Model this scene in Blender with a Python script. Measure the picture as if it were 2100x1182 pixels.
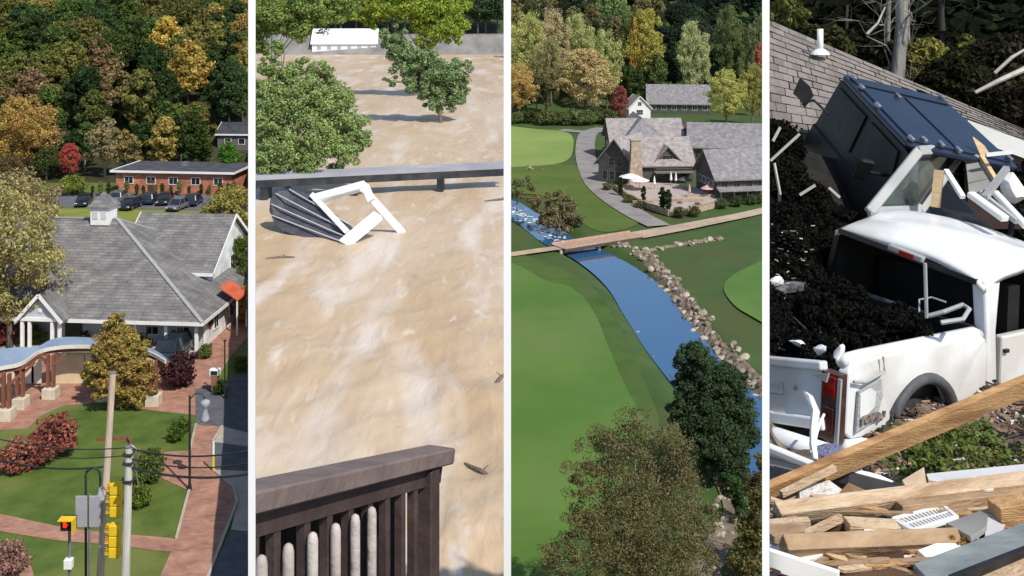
import bpy, bmesh, math, random
import numpy as np
from mathutils import Vector, Matrix
for _o in list(bpy.data.objects): bpy.data.objects.remove(_o)
random.seed(7)
R = math.radians
SC = bpy.context.scene
COL = SC.collection
# ---------------------------------------------------------------- camera
ZC = 60.0                     # eye height; four places lie on four levels below it
F = 2100.0                    # focal length in photograph pixels
cam_d = bpy.data.cameras.new('camera'); cam = bpy.data.objects.new('camera', cam_d); COL.objects.link(cam)
cam.location = (0, 0, ZC); cam.rotation_euler = (R(90), 0, 0)
cam_d.sensor_width = 36; cam_d.lens = 36.0; cam_d.shift_y = -591 / 2100.0
cam_d.clip_start = 0.1; cam_d.clip_end = 5000
SC.camera = cam
# ---------------------------------------------------------------- sky and sun
HEAD, ELEV = R(-38), R(48)     # the light travels away from the camera and to the left
wd = bpy.data.worlds.new('World'); SC.world = wd; wd.use_nodes = True
nt = wd.node_tree; bg = nt.nodes['Background']
sky = nt.nodes.new('ShaderNodeTexSky'); sky.sky_type = 'NISHITA'; sky.sun_disc = False
sky.sun_elevation = ELEV; sky.sun_rotation = R(142); sky.air_density = 1.0; sky.dust_density = 0.7
nt.links.new(sky.outputs[0], bg.inputs[0]); bg.inputs[1].default_value = 0.135
sd = bpy.data.lights.new('sun', 'SUN'); sd.energy = 4.2; sd.angle = R(0.55); sd.color = (1.0, 0.945, 0.86)
sun = bpy.data.objects.new('sun', sd); COL.objects.link(sun); sun.location = (60, -60, 160)
ldir = Vector((math.sin(HEAD) * math.cos(ELEV), math.cos(HEAD) * math.cos(ELEV), -math.sin(ELEV)))
sun.rotation_euler = ldir.to_track_quat('-Z', 'Y').to_euler()
SC.view_settings.view_transform = 'Standard'; SC.view_settings.look = 'None'
SC.view_settings.exposure = 0.12; SC.view_settings.gamma = 1.0; SC.view_settings.use_curve_mapping = False
# ---------------------------------------------------------------- helpers
PAN = {1: [], 2: [], 3: [], 4: [], 0: []}
CUR = [0]
FR = {}
def W(px, py, D): return Vector(((px - 1050) / F * D, D, ZC - py / F * D))
def G(px, py, H, dz=0.0):
    D = H * F / py
    return Vector(((px - 1050) / F * D, D, ZC - H + dz))
def PX(v): return (1050 + v[0] / v[1] * F, (ZC - v[2]) / v[1] * F)
def link(o, parent=None):
    COL.objects.link(o); PAN[CUR[0]].append(o)
    if parent is not None: o.parent = parent
    return o
def tag(o, label=None, cat=None, group=None, kind=None):
    if label: o['label'] = label
    if cat: o['category'] = cat
    if group: o['group'] = group
    if kind: o['kind'] = kind
    return o
def thing(name, label, cat, loc, rz=0.0, group=None):
    o = bpy.data.objects.new(name, None); o.empty_display_size = 0.2
    o.location = loc; o.rotation_euler = (0, 0, rz)
    link(o); FR[o] = Matrix.Translation(Vector(loc)) @ Matrix.Rotation(rz, 4, 'Z')
    return tag(o, label, cat, group)
def dup(root, loc, rz=0.0, scale=None, label=None, group=None, color=None):
    def rec(o, p):
        c = o.copy(); link(c, p)
        if color is not None: c.color = color
        for ch in o.children: rec(ch, c)
        return c
    r = rec(root, None)
    r.location = loc; r.rotation_euler = (0, 0, rz)
    if scale is not None: r.scale = scale if hasattr(scale, '__len__') else (scale,) * 3
    if label: r['label'] = label
    if group: r['group'] = group
    return r
class MB:
    """collects shapes given in world space (or in the frame M) and builds one mesh object"""
    def __init__(s, M=None): s.v = []; s.f = []; s.M = M
    def add(s, vs, fs):
        b = len(s.v)
        if s.M is not None: vs = [s.M @ Vector(p) for p in vs]
        s.v += [Vector(p) for p in vs]; s.f += [[b + i for i in f] for f in fs]; return s
    def box(s, c, d, rot=None):
        x, y, z = d[0] / 2, d[1] / 2, d[2] / 2
        vs = [Vector((i * x, j * y, k * z)) for k in (-1, 1) for j in (-1, 1) for i in (-1, 1)]
        if rot is not None: vs = [rot @ q for q in vs]
        vs = [q + Vector(c) for q in vs]
        return s.add(vs, [(0, 2, 3, 1), (4, 5, 7, 6), (0, 1, 5, 4), (2, 6, 7, 3), (0, 4, 6, 2), (1, 3, 7, 5)])
    def beam(s, a, b, w, h, up=(0, 0, 1), taper=1.0):
        a, b = Vector(a), Vector(b); d = (b - a).normalized(); u = Vector(up)
        if abs(d.dot(u)) > 0.98: u = Vector((0, 1, 0))
        r = d.cross(u).normalized(); u = r.cross(d).normalized()
        vs = []
        for p, k in ((a, 1.0), (b, taper)):
            for i, j in ((-1, -1), (1, -1), (1, 1), (-1, 1)): vs.append(p + r * (i * w / 2 * k) + u * (j * h / 2 * k))
        return s.add(vs, [(3, 2, 1, 0), (4, 5, 6, 7), (0, 1, 5, 4), (1, 2, 6, 5), (2, 3, 7, 6), (3, 0, 4, 7)])
    def tube(s, pts, rad, n=8, cap=True):
        pts = [Vector(p) for p in pts]
        if not hasattr(rad, '__len__'): rad = [rad] * len(pts)
        rings = []
        for i, p in enumerate(pts):
            d = (pts[min(i + 1, len(pts) - 1)] - pts[max(i - 1, 0)]).normalized()
            u = Vector((0, 0, 1)) if abs(d.z) < 0.9 else Vector((1, 0, 0))
            r = d.cross(u).normalized(); u = r.cross(d)
            rings.append([p + (r * math.cos(t) + u * math.sin(t)) * rad[i] for t in [2 * math.pi * k / n for k in range(n)]])
        vs = [q for rg in rings for q in rg]; fs = []
        for i in range(len(pts) - 1):
            for k in range(n):
                fs.append((i * n + k, i * n + (k + 1) % n, (i + 1) * n + (k + 1) % n, (i + 1) * n + k))
        if cap: fs += [tuple(range(n - 1, -1, -1)), tuple(range((len(pts) - 1) * n, len(pts) * n))]
        return s.add(vs, fs)
    def lathe(s, c, prof, n=16, axis=(0, 0, 1)):
        c = Vector(c); q = Vector((0, 0, 1)).rotation_difference(Vector(axis))
        vs = [c + q @ Vector((r * math.cos(2 * math.pi * k / n), r * math.sin(2 * math.pi * k / n), z)) for r, z in prof for k in range(n)]
        fs = [(i * n + k, i * n + (k + 1) % n, (i + 1) * n + (k + 1) % n, (i + 1) * n + k) for i in range(len(prof) - 1) for k in range(n)]
        fs += [tuple(range(n - 1, -1, -1)), tuple(range((len(prof) - 1) * n, len(prof) * n))]
        return s.add(vs, fs)
    def slab(s, poly, off):
        """polygon extruded by the vector off"""
        n = len(poly); off = Vector(off); p = [Vector(q) for q in poly]
        return s.add(p + [q + off for q in p], [tuple(range(n - 1, -1, -1)), tuple(range(n, 2 * n))] +
                     [(i, (i + 1) % n, n + (i + 1) % n, n + i) for i in range(n)])
    def build(s, name, mat, parent=None, origin=None, smooth=False, bevel=0.0, seg=1):
        vs = s.v
        if parent is not None and parent in FR:
            Mi = FR[parent].inverted(); vs = [Mi @ q for q in vs]
        elif origin is not None:
            og = Vector(origin); vs = [q - og for q in vs]
        me = bpy.data.meshes.new(name); me.from_pydata([tuple(q) for q in vs], [], s.f); me.update()
        if bevel:
            bm = bmesh.new(); bm.from_mesh(me); bmesh.ops.recalc_face_normals(bm, faces=bm.faces)
            es = [e for e in bm.edges if len(e.link_faces) == 2 and e.calc_face_angle(0) > 0.5]
            bmesh.ops.bevel(bm, geom=es, offset=bevel, segments=seg, affect='EDGES', profile=0.5, clamp_overlap=True)
            bm.to_mesh(me); bm.free()
        else:
            bm = bmesh.new(); bm.from_mesh(me); bmesh.ops.recalc_face_normals(bm, faces=bm.faces); bm.to_mesh(me); bm.free()
        if smooth: me.shade_smooth()
        if mat: me.materials.append(mat)
        o = bpy.data.objects.new(name, me)
        if parent is not None:
            link(o, parent)
            FR[o] = FR.get(parent, Matrix())
        else:
            link(o)
            if origin is not None: o.location = origin
        return o
def np_mesh(name, V, F4, mat):
    me = bpy.data.meshes.new(name); n = len(F4); k = F4.shape[1]
    me.vertices.add(len(V)); me.vertices.foreach_set('co', V.astype(np.float32).ravel())
    me.loops.add(n * k); me.loops.foreach_set('vertex_index', F4.astype(np.int32).ravel())
    me.polygons.add(n); me.polygons.foreach_set('loop_start', np.arange(0, n * k, k, dtype=np.int32))
    me.update(calc_edges=True); me.validate()
    if mat: me.materials.append(mat)
    return me
# ---------------------------------------------------------------- materials
def srgb(h):
    h = h.lstrip('#'); c = [int(h[i:i + 2], 16) / 255 for i in (0, 2, 4)]
    return tuple((x / 12.92 if x <= 0.04045 else ((x + 0.055) / 1.055) ** 2.4) for x in c)
def C4(c): return (c[0], c[1], c[2], 1.0)
MATS = {}
def pm(name, c1, c2=None, scale=4.0, rough=0.8, bump=0.0, bscale=None, detail=4.0, metal=0.0, spec=0.3, world=False, stretch=None,
       c3=None, s3=0.6, lo=0.35, hi=0.65, tex='noise', clear=0.0, island=0.0):
    m = bpy.data.materials.new(name); m.use_nodes = True; n = m.node_tree.nodes; l = m.node_tree.links
    b = n['Principled BSDF']; b.inputs['Roughness'].default_value = rough; b.inputs['Metallic'].default_value = metal
    b.inputs['Specular IOR Level'].default_value = spec
    if clear: b.inputs['Coat Weight'].default_value = clear; b.inputs['Coat Roughness'].default_value = 0.08
    if c2 is None: c2 = tuple(x * 0.8 for x in c1)
    if world: co = n.new('ShaderNodeNewGeometry').outputs['Position']
    else: co = n.new('ShaderNodeTexCoord').outputs['Object']
    mp = n.new('ShaderNodeMapping'); l.new(co, mp.inputs[0])
    if stretch: mp.inputs['Scale'].default_value = stretch
    if tex == 'noise':
        t = n.new('ShaderNodeTexNoise'); t.inputs['Scale'].default_value = scale; t.inputs['Detail'].default_value = detail
        t.inputs['Roughness'].default_value = 0.6
    elif tex == 'voronoi':
        t = n.new('ShaderNodeTexVoronoi'); t.inputs['Scale'].default_value = scale
    l.new(mp.outputs[0], t.inputs['Vector'])
    r = n.new('ShaderNodeValToRGB'); r.color_ramp.elements[0].color = C4(c1); r.color_ramp.elements[1].color = C4(c2)
    r.color_ramp.elements[0].position = lo; r.color_ramp.elements[1].position = hi
    l.new(t.outputs[0], r.inputs[0]); out = r.outputs[0]
    if c3 is not None:
        t3 = n.new('ShaderNodeTexNoise'); t3.inputs['Scale'].default_value = s3; t3.inputs['Detail'].default_value = 5
        l.new(mp.outputs[0], t3.inputs['Vector'])
        r3 = n.new('ShaderNodeValToRGB'); r3.color_ramp.elements[0].position = 0.48; r3.color_ramp.elements[1].position = 0.64
        l.new(t3.outputs[0], r3.inputs[0])
        mx = n.new('ShaderNodeMixRGB'); l.new(r3.outputs[0], mx.inputs[0]); l.new(out, mx.inputs[1]); mx.inputs[2].default_value = C4(c3)
        out = mx.outputs[0]
    if island:
        g = n.new('ShaderNodeNewGeometry'); mr = n.new('ShaderNodeMapRange')
        mr.inputs['To Min'].default_value = 1 - island; mr.inputs['To Max'].default_value = 1 + island
        l.new(g.outputs['Random Per Island'], mr.inputs[0])
        mx = n.new('ShaderNodeMixRGB'); mx.blend_type = 'MULTIPLY'; mx.inputs[0].default_value = 1
        l.new(out, mx.inputs[1]); l.new(mr.outputs[0], mx.inputs[2]); out = mx.outputs[0]
    l.new(out, b.inputs['Base Color'])
    if bump:
        t2 = n.new('ShaderNodeTexNoise'); t2.inputs['Scale'].default_value = bscale or scale * 3; t2.inputs['Detail'].default_value = 6
        l.new(mp.outputs[0], t2.inputs['Vector'])
        bp = n.new('ShaderNodeBump'); bp.inputs['Strength'].default_value = min(1, bump); bp.inputs['Distance'].default_value = 0.05 * max(1, bump)
        l.new(t2.outputs[0], bp.inputs['Height']); l.new(bp.outputs[0], b.inputs['Normal'])
    MATS[name] = m
    return m
def rowmat(name, c1, c2, cm, bw, bh, rough=0.85, mortar=0.06, world=False, swap=False, bump=0.3, offset=0.5):
    """bricks, courses of shingles seen from far: colour differs from piece to piece"""
    m = bpy.data.materials.new(name); m.use_nodes = True; n = m.node_tree.nodes; l = m.node_tree.links
    b = n['Principled BSDF']; b.inputs['Roughness'].default_value = rough; b.inputs['Specular IOR Level'].default_value = 0.2
    co = n.new('ShaderNodeNewGeometry').outputs['Position'] if world else n.new('ShaderNodeTexCoord').outputs['Object']
    mp = n.new('ShaderNodeMapping'); l.new(co, mp.inputs[0])
    if swap: mp.inputs['Rotation'].default_value = (R(90), 0, 0)
    t = n.new('ShaderNodeTexBrick'); t.inputs['Scale'].default_value = 1.0; t.offset = offset
    t.inputs['Brick Width'].default_value = bw; t.inputs['Row Height'].default_value = bh; t.inputs['Mortar Size'].default_value = mortar * bh
    t.inputs['Color1'].default_value = C4(c1); t.inputs['Color2'].default_value = C4(c2); t.inputs['Mortar'].default_value = C4(cm)
    l.new(mp.outputs[0], t.inputs[0])
    ns = n.new('ShaderNodeTexNoise'); ns.inputs['Scale'].default_value = 0.9; ns.inputs['Detail'].default_value = 6; l.new(co, ns.inputs['Vector'])
    mr = n.new('ShaderNodeMapRange'); mr.inputs['From Min'].default_value = 0.3; mr.inputs['From Max'].default_value = 0.7
    mr.inputs['To Min'].default_value = 0.72; mr.inputs['To Max'].default_value = 1.22; l.new(ns.outputs[0], mr.inputs[0])
    mx = n.new('ShaderNodeMixRGB'); mx.blend_type = 'MULTIPLY'; mx.inputs[0].default_value = 1
    l.new(t.outputs['Color'], mx.inputs[1]); l.new(mr.outputs[0], mx.inputs[2]); l.new(mx.outputs[0], b.inputs['Base Color'])
    bp = n.new('ShaderNodeBump'); bp.inputs['Strength'].default_value = bump; bp.inputs['Distance'].default_value = 0.03; bp.invert = True
    l.new(t.outputs['Fac'], bp.inputs['Height']); l.new(bp.outputs[0], b.inputs['Normal'])
    return m
def leafmat(name, trans=0.34, var=0.45):
    m = bpy.data.materials.new(name); m.use_nodes = True; n = m.node_tree.nodes; l = m.node_tree.links
    for q in list(n):
        if q.type != 'OUTPUT_MATERIAL': n.remove(q)
    out = [q for q in n if q.type == 'OUTPUT_MATERIAL'][0]
    oi = n.new('ShaderNodeObjectInfo'); g = n.new('ShaderNodeNewGeometry')
    mr = n.new('ShaderNodeMapRange'); mr.inputs['To Min'].default_value = 1.55 * (1 - var); mr.inputs['To Max'].default_value = 1.55 * (1 + var)
    l.new(g.outputs['Random Per Island'], mr.inputs[0])
    tc = n.new('ShaderNodeTexCoord'); ns = n.new('ShaderNodeTexNoise'); ns.inputs['Scale'].default_value = 0.55; ns.inputs['Detail'].default_value = 2
    l.new(tc.outputs['Object'], ns.inputs['Vector'])
    hs = n.new('ShaderNodeHueSaturation'); l.new(oi.outputs['Color'], hs.inputs['Color'])
    m1 = n.new('ShaderNodeMapRange'); m1.inputs['From Min'].default_value = 0.3; m1.inputs['From Max'].default_value = 0.7
    m1.inputs['To Min'].default_value = 0.482; m1.inputs['To Max'].default_value = 0.522; l.new(ns.outputs[0], m1.inputs[0]); l.new(m1.outputs[0], hs.inputs['Hue'])
    l.new(mr.outputs[0], hs.inputs['Value']); hs.inputs['Saturation'].default_value = 0.92
    d = n.new('ShaderNodeBsdfDiffuse'); t = n.new('ShaderNodeBsdfTranslucent'); mx = n.new('ShaderNodeMixShader'); mx.inputs[0].default_value = trans
    l.new(hs.outputs[0], d.inputs[0]); l.new(hs.outputs[0], t.inputs[0]); l.new(d.outputs[0], mx.inputs[1]); l.new(t.outputs[0], mx.inputs[2])
    l.new(mx.outputs[0], out.inputs[0])
    return m
LEAF = leafmat('leaf')
BARK = pm('bark', (0.10, 0.075, 0.055), (0.20, 0.16, 0.12), scale=3, stretch=(3, 3, 0.5), bump=0.5)
PALEBARK = pm('pale_bark', (0.16, 0.15, 0.12), (0.34, 0.32, 0.27), scale=3, stretch=(3, 3, 0.5), bump=0.5)
WHITE = pm('white_paint', (0.80, 0.80, 0.78), (0.72, 0.72, 0.70), scale=1.2, rough=0.55)
GLASS = pm('dark_glass', (0.012, 0.016, 0.022), (0.03, 0.035, 0.045), scale=0.7, rough=0.06, spec=0.7)
BLACKM = pm('black_metal', (0.012, 0.012, 0.014), (0.03, 0.03, 0.032), scale=5, rough=0.45, spec=0.4)
RUBBER = pm('rubber', (0.014, 0.014, 0.014), (0.03, 0.03, 0.03), scale=8, rough=0.85)
STEEL = pm('steel', (0.35, 0.36, 0.37), (0.25, 0.26, 0.27), scale=3, rough=0.4, metal=0.6)
# ---------------------------------------------------------------- foliage
def leaves(rng, centers, radii, per, size, flat=0.7, up=0.25, aspect=0.55):
    """leaf faces spread over the clumps (numpy), returns verts and quads"""
    n = len(centers); c = np.repeat(centers, per, 0); r = np.repeat(radii, per)[:, None]
    d = rng.normal(size=(n * per, 3)); d /= np.linalg.norm(d, axis=1, keepdims=True)
    rad = r * rng.uniform(0.35, 1.08, size=(n * per, 1)) ** 0.6
    p = c + d * rad * np.array([1, 1, 0.8])
    nr = d * flat + rng.normal(size=d.shape) * 0.55 + np.array([0, 0, up]); nr /= np.linalg.norm(nr, axis=1, keepdims=True)
    a = np.cross(nr, rng.normal(size=d.shape)); a /= np.linalg.norm(a, axis=1, keepdims=True) + 1e-9
    b = np.cross(nr, a); s = size * rng.uniform(0.6, 1.35, size=(n * per, 1))
    V = np.stack([p - a * s, p - b * s * aspect + nr * s * 0.15, p + a * s, p + b * s * aspect + nr * s * 0.15], 1).reshape(-1, 3)
    Fq = np.arange(n * per * 4).reshape(-1, 4)
    return V, Fq
def crown_pts(rng, n, rx, rz, cz, shape):
    d = rng.normal(size=(n, 3)); d /= np.linalg.norm(d, axis=1, keepdims=True)
    rr = rng.uniform(0.25, 1.0, size=(n, 1)) ** 0.5
    p = d * rr * np.array([rx, rx, rz])
    t = (p[:, 2] / rz + 1) / 2
    if shape == 'cone': k = 1.25 * (1 - t) ** 0.8 + 0.08; p[:, :2] *= k[:, None]
    elif shape == 'egg': k = 1.12 - 0.5 * t ** 2; p[:, :2] *= k[:, None]
    elif shape == 'vase': k = 0.55 + 0.55 * t; p[:, :2] *= k[:, None]
    elif shape == 'column': k = np.clip(1.3 * (1 - t ** 3), 0.1, 1); p[:, :2] *= k[:, None]
    p[:, 2] += cz
    # lobes: uneven outline
    ang = np.arctan2(p[:, 1], p[:, 0]); ph = rng.uniform(0, 6.28, 3)
    p[:, :2] *= (1 + 0.14 * np.sin(3 * ang + ph[0] + p[:, 2] * 0.7) + 0.10 * np.sin(5 * ang + ph[1] - p[:, 2] * 1.1))[:, None]
    return p
def trunk_mesh(rng, h, r, cz, rx, rz, nl=7, sub=2, shape='round'):
    m = MB(); top = cz + rz * 0.45
    k = 7; pts = [Vector((rng.normal() * 0.02 * h * i / k, rng.normal() * 0.02 * h * i / k, top * i / (k - 1))) for i in range(k)]
    pts[0] = Vector((0, 0, -0.3)); m.tube(pts, [r * (1.25 if i == 0 else 1 - 0.8 * i / (k - 1)) for i in range(k)], 7)
    for i in range(nl):
        t = rng.uniform(0.35, 0.95); z0 = top * t; a = 2 * math.pi * i / nl + rng.uniform(-0.4, 0.4)
        L = rx * rng.uniform(0.55, 0.9) * (1.1 - 0.5 * t); rise = L * rng.uniform(0.25, 0.9)
        b0 = Vector((0, 0, z0)); b1 = b0 + Vector((math.cos(a) * L * 0.5, math.sin(a) * L * 0.5, rise * 0.4)); b2 = b0 + Vector((math.cos(a) * L, math.sin(a) * L, rise))
        m.tube([b0, b1, b2], [r * 0.42 * (1 - 0.4 * t), r * 0.28 * (1 - 0.4 * t), r * 0.06], 5)
        for j in range(sub):
            a2 = a + rng.uniform(-0.9, 0.9); c2 = b1 + Vector((math.cos(a2), math.sin(a2), rng.uniform(0.1, 0.8))) * L * 0.5
            m.tube([b1, c2], [r * 0.16, r * 0.04], 4)
    return m
PROTO = {}
def tree_proto(key, seed, h=10.0, rx=3.6, rz=3.6, cz=6.2, shape='round', clumps=70, per=80, leaf=0.235, rc=0.25, bark=None, r=0.2, nl=7, up=0.25):
    rng = np.random.default_rng(seed)
    p = crown_pts(rng, clumps, rx * 0.86, rz * 0.88, cz, shape)
    V, Fq = leaves(rng, p, rng.uniform(0.6, 1.25, clumps) * rc * rx, per, leaf, up=up)
    crown = np_mesh('crown', V, Fq, LEAF)
    t = trunk_mesh(rng, h, r, cz, rx, rz, nl=nl)
    tm = bpy.data.meshes.new('trunk'); tm.from_pydata([tuple(q) for q in t.v], [], t.f); tm.update(); tm.shade_smooth(); tm.materials.append(bark or BARK)
    PROTO[key] = (crown, tm)
def tree(key, loc, scale, color, label, cat='tree', name='broadleaf_tree', group=None, rz=None, parts=('crown', 'trunk')):
    o = thing(name, label, cat, loc, random.uniform(0, 6.28) if rz is None else rz, group)
    o.scale = scale if hasattr(scale, '__len__') else (scale,) * 3
    cr = bpy.data.objects.new(parts[0], PROTO[key][0]); link(cr, o); cr.color = C4(color)
    tr = bpy.data.objects.new(parts[1], PROTO[key][1]); link(tr, o)
    return o
def blob_tree(name, label, base, blobs, color, leaf, per, dens, r=.35, lean=None, cat='tree', bark=BARK, seed=1, parts=('crown', 'trunk'), group=None, fk=.45, WF=W, rc=(.2, .4)):
    """blobs: (px, py, D, radius px): clusters of leaves where the crown's masses are"""
    rng = np.random.default_rng(seed); o = thing(name, label, cat, base, 0, group); base = Vector(base); cs = []; rs = []
    m = MB(); tops = [WF(px, py, D) for px, py, D, rp in blobs]
    cen = sum(tops, Vector()) / len(tops); fork = base.lerp(cen, fk); fork.x = base.x * .75 + cen.x * .25; fork.y = base.y * .75 + cen.y * .25
    m.tube([base - Vector((0, 0, .6)), base.lerp(fork, .5) + Vector((.1, 0, 0)), fork], [r * 1.3, r, r * .8], 9)
    for (px, py, D, rp), c in zip(blobs, tops):
        R0 = rp / F * (c.y); n = max(3, int(dens * (rp / 30) ** 2))
        d = rng.normal(size=(n, 3)); d /= np.linalg.norm(d, axis=1, keepdims=True); d *= (rng.uniform(.15, 1, size=(n, 1)) ** .5) * R0
        cs.append(np.array(c)[None] + d); rs.append(rng.uniform(rc[0], rc[1], n) * R0)
        mid = fork.lerp(c, .5) + Vector((0, 0, .12 * (c - fork).length)); m.tube([fork, mid, c], [r * .42, r * .24, r * .06], 6)
        for k in range(4):
            e = c + Vector(rng.normal(size=3)) * R0 * .5; m.tube([mid.lerp(c, .5), e], [r * .14, r * .03], 4)
    Ml = np.array(base); V, Fq = leaves(rng, np.concatenate(cs) - Ml, np.concatenate(rs), per, leaf, up=.35)
    cm = np_mesh(parts[0], V, Fq, LEAF); co = bpy.data.objects.new(parts[0], cm); link(co, o); co.color = C4(color)
    m.build(parts[1], bark, o)
    return o
def jit(c, rng, k=0.18):
    f = rng.uniform(1 - k, 1 + k); return tuple(min(0.8, max(0.004, x * f * rng.uniform(0.93, 1.07))) for x in c)
rnd = random.Random(5)
tree_proto('round', 1, shape='round'); tree_proto('egg', 2, shape='egg', rx=3.2, rz=4.2, cz=5.9)
tree_proto('tall', 3, shape='egg', rx=2.7, rz=4.6, cz=5.7); tree_proto('wide', 4, shape='round', rx=4.4, rz=3.3, cz=6.0, clumps=90)
tree_proto('cone', 5, shape='cone', rx=2.4, rz=4.8, cz=5.2, leaf=0.2, clumps=85); tree_proto('loose', 6, shape='egg', rx=3.4, rz=4.1, cz=5.9, clumps=56, per=60, rc=0.2, bark=PALEBARK)
tree_proto('fine', 7, shape='round', rx=4.0, rz=4.3, cz=5.6, clumps=210, per=95, leaf=0.105, rc=0.15)
tree_proto('fine_egg', 8, shape='egg', rx=3.3, rz=4.4, cz=5.6, clumps=190, per=95, leaf=0.105, rc=0.16)
tree_proto('fine_cone', 9, shape='cone', rx=3.0, rz=4.9, cz=5.0, clumps=170, per=60, leaf=0.14, rc=0.13)
tree_proto('bare', 10, shape='round', rx=4.2, rz=4.0, cz=5.8, clumps=120, per=32, leaf=0.10, rc=0.17, bark=PALEBARK, nl=13)
tree_proto('column', 11, shape='column', rx=1.1, rz=4.8, cz=5.0, clumps=90, per=60, leaf=0.16, rc=0.4, nl=3)
tree_proto('bush', 12, h=2, shape='round', rx=1.0, rz=0.72, cz=0.72, clumps=46, per=46, leaf=0.085, rc=0.27, r=0.05, nl=6)
# ---------------------------------------------------------------- building blocks
def gable(M, parent, x0, x1, y0, y1, zb, ze, rise, wallm, roofm, ov=0.4, th=0.16, walls=True, hip=(0, 0), name='roof', trim=None, wall_name='wall'):
    """ridge along local x; hip = run of a hipped end at x0 / x1"""
    if walls:
        m = MB(M); ym = (y0 + y1) / 2
        m.slab([(x0, y0, zb), (x1, y0, zb), (x1, y0, ze), (x0, y0, ze)], (0, 0.2, 0)); m.slab([(x0, y1 - 0.2, zb), (x1, y1 - 0.2, zb), (x1, y1 - 0.2, ze), (x0, y1 - 0.2, ze)], (0, 0.2, 0))
        for x, s, hp in ((x0, 0.2, hip[0]), (x1, -0.2, hip[1])):
            pk = [] if hp else [(x, ym, ze + rise - 0.05)]
            m.slab([(x, y0 + 0.2, zb), (x, y1 - 0.2, zb), (x, y1 - 0.2, ze), *pk, (x, y0 + 0.2, ze)], (s, 0, 0))
        m.build(wall_name, wallm, parent)
    ym = (y0 + y1) / 2; k = rise / (ym - y0); ey0, ey1 = y0 - ov, y1 + ov; ez = ze - ov * k
    xa, xb = x0 - ov, x1 + ov; ra, rb = (x0 + hip[0] if hip[0] else xa), (x1 - hip[1] if hip[1] else xb)
    m = MB(M); zr = ze + rise
    m.slab([(xa, ey0, ez), (xb, ey0, ez), (rb, ym, zr), (ra, ym, zr)], (0, 0, th))
    m.slab([(xb, ey1, ez), (xa, ey1, ez), (ra, ym, zr), (rb, ym, zr)], (0, 0, th))
    if hip[1]: m.slab([(xb, ey0, ez), (xb, ey1, ez), (rb, ym, zr)], (0, 0, th))
    if hip[0]: m.slab([(xa, ey1, ez), (xa, ey0, ez), (ra, ym, zr)], (0, 0, th))
    r = m.build(name, roofm, parent)
    if trim:
        t = MB(M)
        t.beam((xa, ey0 - 0.03, ez + th / 2 - 0.04), (xb, ey0 - 0.03, ez + th / 2 - 0.04), 0.06, th + 0.14)
        for x, hp in ((xa - 0.03, hip[0]), (xb + 0.03, hip[1])):
            if not hp:
                t.beam((x, ey0, ez + th / 2), (x, ym, zr + th / 2), 0.06, th + 0.12); t.beam((x, ey1, ez + th / 2), (x, ym, zr + th / 2), 0.06, th + 0.12)
            else: t.beam((x, ey0, ez + th / 2 - 0.04), (x, ey1, ez + th / 2 - 0.04), 0.06, th + 0.14)
        t.build('fascia', trim, r)
    return r
def window(M, parent, c, w, h, ax='x', fm=None, gm=None, bars=(1, 1), depth=0.08):
    """ax: wall runs along local x (faces -y), or 'y' (faces +x), or '-y' (faces -x)"""
    def B(mb, u, z, du, dz, dp, off=0.0):
        if ax == 'x': mb.box((c[0] + u, c[1] - off, c[2] + z), (du, dp, dz))
        elif ax == 'y': mb.box((c[0] + off, c[1] + u, c[2] + z), (dp, du, dz))
        else: mb.box((c[0] - off, c[1] + u, c[2] + z), (dp, du, dz))
    m = MB(M); t = 0.09
    B(m, 0, h / 2 + t / 2, w + 2 * t, t, depth); B(m, 0, -h / 2 - t / 2, w + 2 * t, t, depth * 1.5)
    B(m, -w / 2 - t / 2, 0, t, h, depth); B(m, w / 2 + t / 2, 0, t, h, depth)
    for i in range(1, bars[0]): B(m, -w / 2 + w * i / bars[0], 0, 0.05, h, depth * 0.7)
    for i in range(1, bars[1]): B(m, 0, -h / 2 + h * i / bars[1], w, 0.045, depth * 0.6)
    f = m.build('window', fm or WHITE, parent)
    g = MB(M); B(g, 0, 0, w, h, 0.03, 0.004); g.build('pane', gm or GLASS, f)
    return f
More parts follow.
